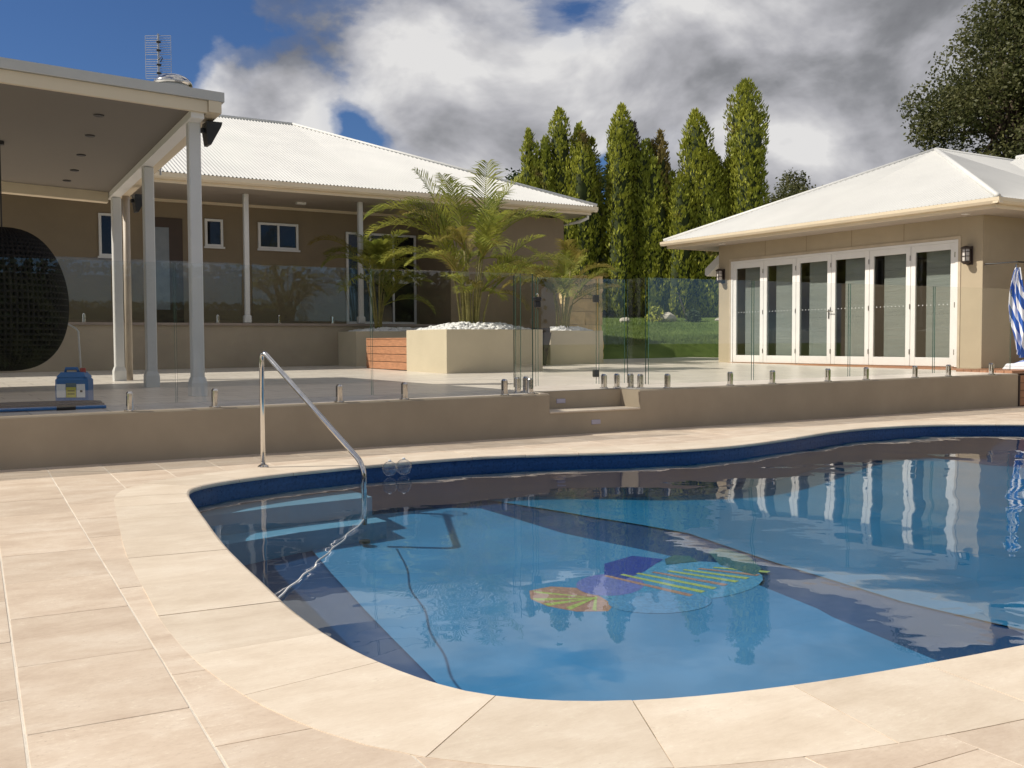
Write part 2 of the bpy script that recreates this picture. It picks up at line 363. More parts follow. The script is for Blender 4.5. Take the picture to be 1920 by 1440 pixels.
# ------------------------------------------------------------------ pool
def floor_z(y): return -.82+.14*max(0, y-4.5)      # the floor rises towards the far side
pool = thing('swimming_pool', 'curved blue swimming pool edged with pale travertine coping', 'pool')
def build_pool():
    a = offset(.0); 
    ringsv = [[(p.x, p.y, -.02) for p in a], [(p.x, p.y, -.16) for p in a]]
    MB().rings(ringsv, caps=False).build('waterline_tiles', BAND, pool, smooth=True)
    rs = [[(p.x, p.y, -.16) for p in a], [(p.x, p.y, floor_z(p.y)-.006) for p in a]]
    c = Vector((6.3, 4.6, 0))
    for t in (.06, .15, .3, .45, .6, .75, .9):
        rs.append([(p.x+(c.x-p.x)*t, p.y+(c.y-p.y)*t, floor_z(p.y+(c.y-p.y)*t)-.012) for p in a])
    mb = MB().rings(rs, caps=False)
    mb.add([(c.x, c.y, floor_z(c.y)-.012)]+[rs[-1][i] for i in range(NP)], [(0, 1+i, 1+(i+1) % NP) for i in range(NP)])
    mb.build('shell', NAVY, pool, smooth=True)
    # pale floor panels of the shallow and the deep end; the navy lane and left strip paint in shade
    def panel(name, rows, m=FLOORB):
        vs = []; fs = []
        for y, xa, xb in rows: vs += [(xa, y, floor_z(y)), (xb, y, floor_z(y))]
        for k in range(len(rows)-1): fs.append((2*k+2, 2*k+3, 2*k+1, 2*k))
        MB().add(vs, fs).build(name, m, pool)
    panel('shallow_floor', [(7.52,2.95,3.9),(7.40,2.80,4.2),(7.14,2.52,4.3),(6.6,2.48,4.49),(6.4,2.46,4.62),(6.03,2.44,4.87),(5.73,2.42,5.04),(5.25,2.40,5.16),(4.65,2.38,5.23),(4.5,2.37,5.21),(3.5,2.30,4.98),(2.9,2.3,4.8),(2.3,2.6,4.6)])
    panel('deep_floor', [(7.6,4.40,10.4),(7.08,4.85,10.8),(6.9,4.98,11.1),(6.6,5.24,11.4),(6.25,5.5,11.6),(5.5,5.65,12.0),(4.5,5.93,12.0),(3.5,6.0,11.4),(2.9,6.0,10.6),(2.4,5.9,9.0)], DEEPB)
    # entry steps below the handrail
    for poly, z in (([(1.66,7.02),(2.4,7.16),(3.12,7.22),(3.12,7.64),(2.58,7.57),(2.18,7.44),(1.9,7.31)], -.20), ([(1.58,6.66),(2.4,6.88),(3.12,6.95),(3.12,7.215),(2.4,7.155),(1.66,7.015)], -.35)):
        MB().prism(poly, -.7, z).build('entry_step', mat('step liner', (.14,.33,.47), .5, var=.1), pool)
    # coping stones
    L = 0; cuts = [0]; target = .46
    for i in range(1, NP):
        j = i
        mid = (POOL[j]+PN[j]*.21-(POOL[j-1]+PN[j-1]*.21)).length; L += mid
        if L >= target and NP-i > 3: cuts.append(i); L = 0; target = rnd.choice((.42, .46, .5, .56))
    cuts.append(NP)
    for a_, b_ in zip(cuts, cuts[1:]):
        idx = list(range(a_, b_+1)); g = .002
        prof = [(-.035, -.03), (-.04, -.018), (-.036, -.006), (-.024, 0), (.424, 0), (.424, -.03)]
        rs = []
        dz = rnd.uniform(-.001, .001)
        for k, i in enumerate(idx):
            p, nn = POOL[i % NP], PN[i % NP]; t = Vector((-nn.y, nn.x, 0))
            sh = t*(g if k == 0 else (-g if k == len(idx)-1 else 0))
            rs.append([p+nn*o+sh+Vector((0, 0, z+dz)) for o, z in prof])
        MB().rings(rs).build('coping_stone', COPE, pool)
build_pool()
def fish():
    root = bpy.data.objects.new('fish_mosaic', None); COL.objects.link(root); root.parent = pool
    zc = [.0006]
    cols = {'orange': (.46,.22,.15), 'yellow': (.46,.46,.12), 'purple': (.17,.17,.40), 'teal': (.085,.27,.42), 'blue': (.03,.05,.26), 'green': (.045,.12,.13), 'pale': (.10,.255,.42)}
    fm = {k: mat('mosaic '+k, v, .4, var=.25, vscale=40) for k, v in cols.items()}
    def piece(name, poly, c):
        zc[0] += .00025
        P = [(4.64+(x-5.1)*.9, 5.45+(y-5.85)*.72) for x, y in poly]; n = len(P)
        mb = MB().add([(x, y, floor_z(y)+zc[0]-.0002) for x, y in P]+[(x, y, floor_z(y)+zc[0]) for x, y in P], [tuple(range(n-1, -1, -1)), tuple(range(n, 2*n))]+[(i, (i+1) % n, n+(i+1) % n, n+i) for i in range(n)])
        mb.build(name, fm[c], root)
    def ell(cx, cy, a, b, r=0, n=28, f=None):
        out = []
        for i in range(n):
            q = i*2*math.pi/n; x, y = a*math.cos(q), b*math.sin(q)
            out.append((cx+x*math.cos(r)-y*math.sin(r), cy+x*math.sin(r)+y*math.cos(r)))
        return out
    # tail fan
    piece('tail', [(4.34,5.72),(4.30,5.98),(4.10,6.12),(3.90,6.10),(3.82,5.92),(3.86,5.72),(4.0,5.52),(4.22,5.42),(4.33,5.52)], 'orange')
    for k, (x, y0, y1) in enumerate(((3.93, 6.02, 6.09), (3.85, 5.86, 5.93), (3.87, 5.72, 5.78), (3.98, 5.57, 5.63), (4.14, 5.46, 5.50))):
        piece('tail_stripe', [(4.30,5.715+.01*k),(4.31,5.70+.01*k),(x,y0),(x-.01,y1)], 'yellow')
    piece('body', ell(5.12, 5.80, .80, .50, -.12), 'teal')
    piece('belly', ell(4.70, 5.42, .42, .26, -.3), 'pale')
    piece('gill', ell(4.56, 5.95, .30, .26, .3), 'purple')
    piece('fin', [(4.62,6.15),(4.8,6.45),(5.15,6.55),(5.35,6.35),(5.0,6.12),(4.75,6.02)], 'blue')
    for k in range(8):
        x = 4.62+.14*k
        piece('stripe', [(x, 6.16-.03*k), (x+.04, 6.17-.03*k), (x+.42, 5.44+.03*k), (x+.36, 5.42+.03*k)], 'orange' if k % 3 == 0 else 'yellow')
    piece('tail_fin', [(5.72,6.0),(5.85,6.35),(6.05,6.42),(6.12,6.1),(6.0,5.75),(5.82,5.62)], 'green')
    piece('side_fin', [(5.28,6.20),(5.36,6.34),(5.5,6.40),(5.62,6.32),(5.60,6.16)], 'green')
fish()
def water():
    m = bpy.data.materials.new('pool water'); m.use_nodes = True; nt = m.node_tree; nt.nodes.clear()
    out = N(nt, 'ShaderNodeOutputMaterial'); geo = N(nt, 'ShaderNodeNewGeometry')
    p = geo.outputs['Position']
    w1 = N(nt, 'ShaderNodeTexNoise', {'Vector': p, 'Scale': .75, 'Detail': 2, 'Roughness': .4, 'Distortion': .4}).outputs[0]
    w2 = N(nt, 'ShaderNodeTexNoise', {'Vector': p, 'Scale': 3.4, 'Detail': 2, 'Roughness': .5}).outputs[0]
    h = M(nt, 'ADD', w1, M(nt, 'MULTIPLY', w2, .09))
    bp = N(nt, 'ShaderNodeBump', {'Strength': 1.0, 'Distance': .017, 'Height': h})
    g = geo.outputs['Backfacing']; i = M(nt, 'ADD', M(nt, 'MULTIPLY', g, 1/1.33-1.33), 1.33)
    fr = N(nt, 'ShaderNodeFresnel', {'IOR': i, 'Normal': bp.outputs[0]}).outputs[0]
    t = N(nt, 'ShaderNodeBsdfTransparent', {'Color': (1,1,1,1)}); gl = N(nt, 'ShaderNodeBsdfGlossy', {'Roughness': 0.0, 'Normal': bp.outputs[0]})
    mx = N(nt, 'ShaderNodeMixShader', {0: fr, 1: t.outputs[0], 2: gl.outputs[0]}); nt.links.new(mx.outputs[0], out.inputs[0])
    va = N(nt, 'ShaderNodeVolumeAbsorption', {'Color': (.46,.78,.92,1), 'Density': .30}); nt.links.new(va.outputs[0], out.inputs['Volume'])
    a = offset(.012)
    mb = MB().prism([(p.x, p.y) for p in a], -1.9, -.095)
    return struct(mb.build('pool_water', m))
water()
# ------------------------------------------------------------------ pool paving
def paving():
    root = thing('pool_paving', None, None); root['kind'] = 'structure'
    mb = MB(); s = .15
    for i in range(-30, 110):
        for j in range(-44, 66):
            x, y = i*s, j*s
            if y+s > 9.3: continue
            c = (x+s/2, y+s/2)
            if -1 < x < 14 and 0 < y < 9:
                k, dv = nearest(*c)
                if inside(*c) or dv.length < .20: continue
            mb.add([(x,y,-.0030),(x+s,y,-.0030),(x+s,y+s,-.0030),(x,y+s,-.0030)], [(0,1,2,3)])
    mb.build('mortar_bed', GROUT, root)
    u = Vector((.055, 1, 0)).normalized(); v = Vector((u.y, -u.x, 0)); O = Vector((.78, 4.94, 0))
    tw, tl = .412, .614; cand = []
    for i in range(-14, 40):
        for j in range(-20, 12):
            sh = (.5 if i % 2 else 0)*tl
            c = O+v*((i+.5)*tw)+u*((j+.5)*tl+sh)
            if not (-4.6 < c.x < 15.6 and -6.2 < c.y < 9.2): continue
            a, b = tw/2-.0028, tl/2-.0013
            poly = [c-v*a-u*b, c+v*a-u*b, c+v*a+u*b, c-v*a+u*b]
            full = True
            k, dv = nearest(c.x, c.y)
            if inside(c.x, c.y) and dv.length > .5: continue
            if dv.length < .95:
                mid, nn = POOL[k]+PN[k]*.24, PN[k]
                out = []
                for q in range(4):
                    p0, p1 = poly[q], poly[(q+1) % 4]; d0, d1 = (p0-mid).dot(nn), (p1-mid).dot(nn)
                    if d0 >= 0: out.append(p0)
                    if (d0 >= 0) != (d1 >= 0): out.append(p0.lerp(p1, d0/(d0-d1)))
                if len(out) < 3: continue
                full = len(out) == 4 and all((o-p).length < 1e-6 for o, p in zip(out, poly)); poly = out
            X, Y, w = px(c)
            vis = -150 < X < 2070 and 700 < Y < 1560
            cand.append((0 if vis else 1, w if w > 0 else 99, c, poly, full))
    cand.sort(key=lambda t: (t[0], t[1]))
    ang = math.atan2(v.y, v.x)
    a, b = tw/2-.0028, tl/2-.0013
    base = MB().cbox(-a, a, -b, b, -.02, -.0015, .0025).mesh('paver', TRAV)
    rest = MB()
    for k, (nv, w, c, poly, full) in enumerate(cand):
        if k < 290 and not nv:
            if full:
                o = inst('paver', base, root, (c.x, c.y, rnd.uniform(-.0008, .0008)), (rnd.uniform(-.001,.001), rnd.uniform(-.001,.001), ang))
            else:
                MB().prism([(p.x, p.y) for p in poly], -.02, -.0015+rnd.uniform(-.0008,.0008)).build('paver', TRAV, root)
        else: rest.prism([(p.x, p.y) for p in poly], -.02, -.0015+rnd.uniform(-.0008,.0008))
    o = rest.build('paver_field', TRAV, root); o['kind'] = 'stuff'
paving()
# ------------------------------------------------------------------ terrace and retaining wall
def terrace():
    mb = MB()
    def quad(x0, x1, y0, y1):
        mb.add([(x0,y0,zd(x0,y0)),(x1,y0,zd(x1,y0)),(x1,y1,zd(x1,y1)),(x0,y1,zd(x0,y1))], [(0,1,2,3)])
        mb.add([(x0,y0,zd(x0,y0)-.1),(x1,y0,zd(x1,y0)-.1),(x1,y1,zd(x1,y1)-.1),(x0,y1,zd(x0,y1)-.1)], [(3,2,1,0)])
    quad(-8, 5.91, 9.03, 20.02); quad(5.91, 7.14, 9.31, 20.02); quad(7.14, 15.3, 9.03, 20.02); quad(13.4, 18.0, 20.02, 20.4); quad(15.3, 18.0, 16.42, 20.02)
    return struct(mb.build('terrace', DECK))
terrace()
def retaining():
    r = thing('retaining_wall', 'low tan rendered retaining wall with two recessed steps below the glass fence', 'wall', (5, 8.93, 0))
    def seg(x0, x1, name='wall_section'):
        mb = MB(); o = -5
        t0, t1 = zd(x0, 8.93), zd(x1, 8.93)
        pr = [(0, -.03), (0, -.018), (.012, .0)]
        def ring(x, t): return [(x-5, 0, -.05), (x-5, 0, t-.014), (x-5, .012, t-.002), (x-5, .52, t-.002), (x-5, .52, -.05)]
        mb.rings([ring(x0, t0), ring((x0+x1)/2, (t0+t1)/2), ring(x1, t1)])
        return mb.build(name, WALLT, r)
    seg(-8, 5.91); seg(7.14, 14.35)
    MB().box(.91, 2.14, .36, .50, -.05, zd(6.5, 9.3)-.004).build('upper_riser', WALLT, r)
    MB().box(.91, 2.14, 0, .36, -.05, .235).build('lower_riser', WALLT, r)
    MB().cbox(.912, 2.138, -.012, .358, .2352, .2552, .006).build('tread', COPE, r)
    lm = mat('step light lens', (.42,.40,.50), .3)
    for x, y, z in ((1.30, .356, .34), (1.52, -.004, .12)):
        MB().cbox(x-.06, x+.06, y-.004, y+.01, z-.025, z+.025, .004).build('step_light', lm, r)
    MB().cbox(.80, .905, .012, .30, zd(5.9,9)-.002, zd(5.9,9)+.004, .002).build('corner_cap', COPE, r)
retaining()
# ------------------------------------------------------------------ glass fence
def spigot_mesh():
    mb = MB()
    mb.lathe([(.05, 0), (.05, .008), (.046, .012), (.022, .013)], n=16)
    for s in (-1, 1):
        mb.rings([[(x, s*y, z) for x, y in ((-.024,.008),(.024,.008),(.024,.026),(.012,.032),(-.012,.032),(-.024,.026))][::s] for z in (.012, .15)])
        mb.rings([[(x, s*y, z) for x, y in ((-.024,.008),(.024,.008),(.024,.026),(.012,.032),(-.012,.032),(-.024,.026))][::s] for z in (.15,)]+[[(x*.5, s*y, .168) for x, y in ((-.024,.008),(.024,.008),(.024,.02),(.012,.024),(-.012,.024),(-.024,.02))][::s]])
    mb.rings([[(-.024,-.01,.012),(.024,-.01,.012),(.024,.01,.012),(-.024,.01,.012)], [(-.024,-.01,.052),(.024,-.01,.052),(.024,.01,.052),(-.024,.01,.052)]])
    return mb.mesh('spigot', STEEL)
SPIG = spigot_mesh()
def pane_mesh(mb, x0, x1, z0a, z0b, h, t=.012):
    # a pane along local x; the big faces are glass, the rim is green
    v = [(x0,-t/2,z0a),(x1,-t/2,z0b),(x1,t/2,z0b),(x0,t/2,z0a),(x0,-t/2,z0a+h),(x1,-t/2,z0b+h),(x1,t/2,z0b+h),(x0,t/2,z0a+h)]
    mb.cur = 0; mb.add(v, [(0,1,5,4),(2,3,7,6)]); mb.cur = 1; mb.add(v, [(0,3,2,1),(4,5,6,7),(1,2,6,5),(3,0,4,7)])
def glass_panel(p0, p1, spx, label, name='glass_fence_panel', zf=zd, h=1.215, gap=.055, group=None, cat='fence panel'):
    p0, p1 = Vector((*p0, 0)), Vector((*p1, 0)); d = p1-p0; L = d.length; ang = math.atan2(d.y, d.x)
    za, zb = zf(p0.x, p0.y), zf(p1.x, p1.y)
    r = thing(name, label, cat, (p0.x, p0.y, za), group, ang)
    mb = MB(); pane_mesh(mb, .008, L-.008, gap, zb-za+gap, h)
    mb.build('pane', [FGLASS, EDGE], r)
    for s in spx: inst('spigot', SPIG, r, (s, 0, (zb-za)*s/L))
    return r
FY = 8.995
joints = [(-2.2, .05, (.35, 1.6)), (.05, 2.06, (.3, 1.62)), (2.06, 3.90, (.33, 1.50)), (3.90, 5.60, (.34, 1.49))]
labs = ['glass fence panel beside the pavilion, out beyond the blue drum', 'frameless glass fence panel behind which the blue chemical drum stands',
        'frameless glass fence panel in front of the pavilion corner column', 'frameless glass fence panel before the cedar bench box, ending at the gate corner']
for (a, b, s), l in zip(joints, labs): glass_panel((a, FY), (b, FY), s, l, group='glass pool fence panels')
rj = [(7.30, 8.93, (.29, 1.27), 'wide glass fence panel just past the gate corner, in front of the lawn'),
      (8.95, 10.67, (.33, 1.33), 'glass fence panel facing the first two leaves of the folding doors'),
      (10.69, 12.42, (.33, 1.34), 'glass fence panel facing the middle of the folding doors'),
      (12.44, 14.25, (.33, 1.34), 'glass fence panel ending beside the hung striped towel')]
for a, b, s, l in rj: glass_panel((a, FY), (b, FY), s, l, group='glass pool fence panels')
glass_panel((5.74, FY-.01), (5.74, 9.38), (.06, .31), 'narrow glass return panel at the gate corner beside the cedar box side')
glass_panel((5.77, 9.40), (6.05, 9.40), (.14,), 'slim fixed glass filler panel on the latch side of the pool gate')
glass_panel((6.90, 9.40), (7.29, 9.40), (.08, .27), 'slim fixed glass panel carrying the pool gate hinges')
glass_panel((7.30, 9.38), (7.30, FY+.03), (.07, .25), 'narrow glass return panel on the lawn side of the gate')
def gate():
    g = thing('pool_gate', 'frameless glass pool gate with dark latch above the entry steps', 'gate', (6.07, 9.40, zd(6.07, 9.4)))
    mb = MB(); pane_mesh(mb, 0, .80, .06, .064, 1.205); mb.build('pane', [FGLASS, EDGE], g)
    lt = MB().cbox(-.055, .035, -.03, .03, 1.00, 1.045, .008).cbox(-.04, .03, -.025, .025, .93, 1.0, .008).build('latch', DARKM, g)
    MB().lathe([(.016, 0), (.018, .03), (.006, .04)], (-.01, 0, 1.045), 12).build('knob', STEEL, lt)
    for z in (.14, 1.0):
        MB().cbox(.755, .835, -.02, .02, z, z+.085, .008).build('hinge', mat('dark steel hinge', (.10,.10,.09), .35, .8), g)
gate()
# ------------------------------------------------------------------ pool handrail, rope, floats
def handrail():
    r = thing('pool_handrail', 'polished stainless handrail descending from the coping into the water', 'handrail', (2.49, 7.95, 0))
    pts = [(0,0,.0),(0,0,.86)]
    B = Vector((.40,-1.10,.0)); A = Vector((0,0,.945))
    Bt = Vector((.40,-1.12,.105))
    for k in range(6):
        q = k/5*R_(50); pts.append((0, 0, .86)) if False else None
    d = (Bt-A).normalized()
    arc = []
    for k in range(1, 9):
        t = k/8; p = Vector((0,0,.86)).lerp(Vector((0,0,.95)), t).lerp(Vector((0,0,.95)).lerp(A+Vector((0,0,.005))+d*.09, t), t); arc.append(p)
    pts += arc
    s = Bt-d*.10; e = Bt+Vector((0,0,-.10))
    for k in range(0, 9):
        t = k/8; pts.append(s.lerp(Bt, t).lerp(Bt.lerp(e, t), t))
    pts.append(Bt+Vector((0,0,-.44)))
    MB().tube(pts, .0195, 14).build('rail', STEEL, r, smooth=True)
    MB().lathe([(.045,.0),(.045,.008),(.03,.02),(.021,.022)], (0,0,.0), 20).build('base_flange', STEEL, r, smooth=True, angle=40)
    MB().lathe([(.04,.0),(.04,.02),(.021,.022)], (Bt.x,Bt.y,-.47), 16).build('anchor_socket', DARKM, r)
handrail()
def rope():
    ctl = [[2.87,6.80,-.29],[2.67,6.42,-.26],[2.46,6.1,-.24],[2.31,5.78,-.21],[2.13,5.5,-.19],[1.99,5.22,-.16],[1.84,4.98,-.14],[1.73,4.72,-.11],[1.6,4.51,-.085],[1.53,4.39,-.083],[1.45,4.29,-.083],[1.39,4.19,-.083],[1.28,4.04,-.083]]
    pts = []
    for i in range(len(ctl)-1):
        a, b, c, d = [Vector(ctl[max(0, min(len(ctl)-1, i+k))]) for k in (-1, 0, 1, 2)]
        for k in range(6):
            t = k/6; pts.append(.5*((2*b)+(c-a)*t+(2*a-5*b+4*c-d)*t*t+(3*b-a-3*c+d)*t**3))
    tag(MB().tube(pts, .005, 7).build('rope', WHITE, smooth=True), 'thin white rope tied to the handrail foot, trailing across the water', 'rope')
rope()
def floats():
    for (x, y, r), l in zip(((3.40, 7.50, .062), (3.535, 7.52, .066)), ('smaller clear plastic bubble float at the tiled pool edge', 'larger clear bubble float nudging its twin at the tiled pool edge')):
        t = thing('bubble_float', l, 'float', (x, y, -.075), 'clear bubble floats')
        n = 14; prof = [(r*math.sin(math.pi*k/n) if 0 < k < n else .001, -r*math.cos(math.pi*k/n)+r*.75) for k in range(n+1)]
        MB().lathe(prof, n=24).build('shell', BUBBLE, t, smooth=True)
        MB().tube([(r*1.005*math.cos(q*math.pi/12), r*1.005*math.sin(q*math.pi/12), r*.75) for q in range(25)], .003, 6).build('seam', BUBBLE, t)
        MB().lathe([(.012,0),(.014,.006),(.008,.012)], (0,0,r*1.74), 12).build('valve', mat('clear valve', (.7,.72,.74), .2), t)
floats()
# ------------------------------------------------------------------ pavilion
PB = lambda x, y: 3.37-.035*(x-2.8)-.05*(y-10.6)     # underside height
def pavilion():
    r = thing('pavilion', 'open patio pavilion with flat soffit, white posts and a cream fascia', 'pavilion', (0, 13, .43))
    O = Vector((0, 13, .43))
    x0, x1, y0, y1 = -4.0, 2.78, 10.55, 15.45
    def slab(xa, xb, ya, yb, d0, d1, name, m, par=r):
        P = [(xa,ya),(xb,ya),(xb,yb),(xa,yb)]
        v = [Vector((x,y,PB(x,y)+d0))-O for x, y in P]+[Vector((x,y,PB(x,y)+d1))-O for x, y in P]
        return MB().add(v, [(3,2,1,0),(4,5,6,7),(0,1,5,4),(1,2,6,5),(2,3,7,6),(3,0,4,7)]).build(name, m, par)
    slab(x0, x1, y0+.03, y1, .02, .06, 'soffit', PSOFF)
    slab(x0, x1-.005, y0-.02, y0+.028, -.005, .115, 'fascia', CREAM)
    slab(x0, x1+.16, y0-.05, y1+.1, .118, .215, 'roof_sheet', GREYG)
    g = slab(x1+.0, x1+.13, y0-.045, y1+.1, .0, .117, 'gutter', CREAM)
    slab(x1-.16, x1-.03, y0+.03, y1, -.06, .019, 'side_beam', WHITE)
    slab(x0, x1-.17, y1-.14, y1, -.12, .019, 'rear_beam', CREAM)
    for (x, y) in ((2.70, 10.83), (2.70, 13.1), (2.70, 15.25), (-3.9, 10.83), (-3.9, 15.25)):
        z = zd(x, y)-.43; top = PB(x, y)-.43-(.001 if y < 11 else .061)
        c = MB().cbox(x-.062, x+.062, y-13-.062, y-13+.062, z, top, .01).build('column', COLUMN, r)
        MB().rings([[(x+a*w, y-13+b*w, z+h) for a, b in ((-1,-1),(1,-1),(1,1),(-1,1))] for w, h in ((.082, 0), (.082, .14), (.064, .20))]).build('base_boot', COLUMN, c)
    MB().tube([(2.86, 15.38-13, zd(2.86,15.38)-.43), (2.86, 15.38-13, 2.72)], .05, 14).build('downpipe', mat('taupe downpipe', (.40,.34,.27), .5), r, smooth=True)
    for x, y in ((.3,11.3),(1.85,11.3),(.55,12.2),(1.9,12.2),(.6,13.2),(1.95,13.2),(.7,14.1),(2.0,14.1),(2.0,14.8)):
        MB().lathe([(.055,0),(.05,-.012),(.03,-.006),(.001,-.006)], (x, y-13, PB(x, y)+.02-.43), 14).build('downlight', DARKM, r)
pavilion()
def speaker(x, y, z, l):
    s = thing('outdoor_speaker', l, 'speaker', (x, y, z), 'outdoor speakers on the pavilion')
    MB().rings([[(-.01,-.1,.0),(.15,-.1,.0),(.15,.1,.0),(-.01,.1,.0)], [(-.02,-.1,-.06),(.13,-.1,-.06),(.13,.1,-.06),(-.02,.1,-.06)], [(.0,-.08,-.24),(.035,-.08,-.24),(.035,.08,-.24),(.0,.08,-.24)]][::-1]).build('cabinet', DARKM, s)
    MB().box(-.05, .0, -.025, .025, -.11, -.06).build('bracket', DARKM, s)
    MB().add([(.153,-.085,-.012),(.153,.085,-.012),(.136,.085,-.055),(.136,-.085,-.055)], [(0,1,2,3)]).build('grille', mat('speaker grille', (.05,.05,.05), .6), s)
speaker(2.83, 10.83, 3.33, 'black wedge speaker under the gutter at the pavilion front corner')
speaker(2.83, 14.6, 3.05, 'black wedge speaker on the pavilion beam beside the downpipe')
def antenna():
    a = thing('tv_antenna', 'grid television antenna on a thin mast above the pavilion roof', 'antenna', (3.05, 14.0, 3.25))
    m = mat('galvanised', (.42,.42,.43), .4, .8)
    MB().tube([(0,0,0),(0,0,1.86)], .012, 8).build('mast', m, a)
    MB().box(-.012,.012,-.02,.0,1.28,1.86).build('boom', m, a)
    d = Vector((cR.x, cR.y, 0)).normalized()
    for b0 in (1.28, 1.59):
        for k in range(9):
            z = b0+k*.031
            MB().tube([d*-.17+Vector((0,0,z)), d*.17+Vector((0,0,z))], .0035, 5).build('grid_rod', m, a)
    for s in (-1, 1): MB().tube([d*.17*s+Vector((0,0,1.28)), d*.17*s+Vector((0,0,1.84))], .003, 5).build('side_rod', m, a)
    for z in (1.33, 1.44, 1.63, 1.74): MB().cbox(-.03,.03,-.04,-.01,z,z+.022,.004).build('dipole_clip', DARKM, a)
    MB().tube([(.0,-.02,1.52),(.03,-.05,1.56),(.045,-.04,1.54),(.02,-.02,1.49)], .006, 6).build('cable', DARKM, a)
antenna()
def dome():
    d = thing('roof_vent', 'shiny domed steel roof vent behind the pavilion roof edge', 'vent', (2.93, 12.7, 3.50))
    MB().lathe([(.20,0),(.20,.62),(.19,.64)], n=20).build('collar', GREYG, d)
    n = 8; MB().lathe([(.23*math.cos(k/n*math.pi/2)+.001, .64+.13*math.sin(k/n*math.pi/2)) for k in range(n+1)], n=28).build('dome', STEEL, d, smooth=True)
dome()
# ------------------------------------------------------------------ corrugated roof slopes
def corrugated(name, parent, O, eave0, eave1, up, t_top, rib=.076, amp=.019, mat_=None):
    # ribs run up the slope; eave0->eave1 is the eave, up is the slope vector per unit, t_top(s) its length at fraction s
    e0, e1, up = Vector(eave0), Vector(eave1), Vector(up); L = (e1-e0).length; n = max(8, int(L/rib*4)); d = (e1-e0).normalized()
    nn = d.cross(up).normalized(); nn = nn if nn.z > 0 else -nn
    lo, hi = [], []
    for i in range(n+1):
        s = i/n; h = amp*math.sin(s*L/rib*2*math.pi); p = e0+d*L*s+nn*h
        lo.append(p-O); hi.append(p+up*max(.0, t_top(s))-O)
    mb = MB(); mb.add(lo+hi, [(i, i+1, n+2+i, n+1+i) if nn.dot(d.cross(up)) > 0 else (i, n+1+i, n+2+i, i+1) for i in range(n)])
    return mb.build(name, mat_ or ROOF, parent, smooth=True)
# ------------------------------------------------------------------ main house
def window(parent, x0, x1, z0, z1, y, panes=1, fr=.05, name='window', fm=WHITE):
    w = bpy.data.objects.new(name, None); COL.objects.link(w); w.parent = parent
    mb = MB().box(x0,x1,y-.03,y+.04,z0,z0+fr).box(x0,x1,y-.03,y+.04,z1-fr,z1).box(x0,x0+fr,y-.031,y+.04,z0+fr,z1-fr).box(x1-fr,x1,y-.031,y+.04,z0+fr,z1-fr)
    for k in range(1, panes):
        xm = x0+(x1-x0)*k/panes; mb.box(xm-fr*.45,xm+fr*.45,y-.025,y+.04,z0+fr,z1-fr)
    mb.build('frame', fm, w)
    for k in range(panes):
        a = x0+(x1-x0)*k/panes+(fr if k == 0 else fr*.45); b = x0+(x1-x0)*(k+1)/panes-(fr if k == panes-1 else fr*.45)
        MB().box(a, b, y, y+.02, z0+fr, z1-fr).build('pane', DGLASS, w)
    MB().box(x0-.03, x1+.03, y-.06, y-.032, z0-.04, z0+.0).build('sill', fm, w)
    return w
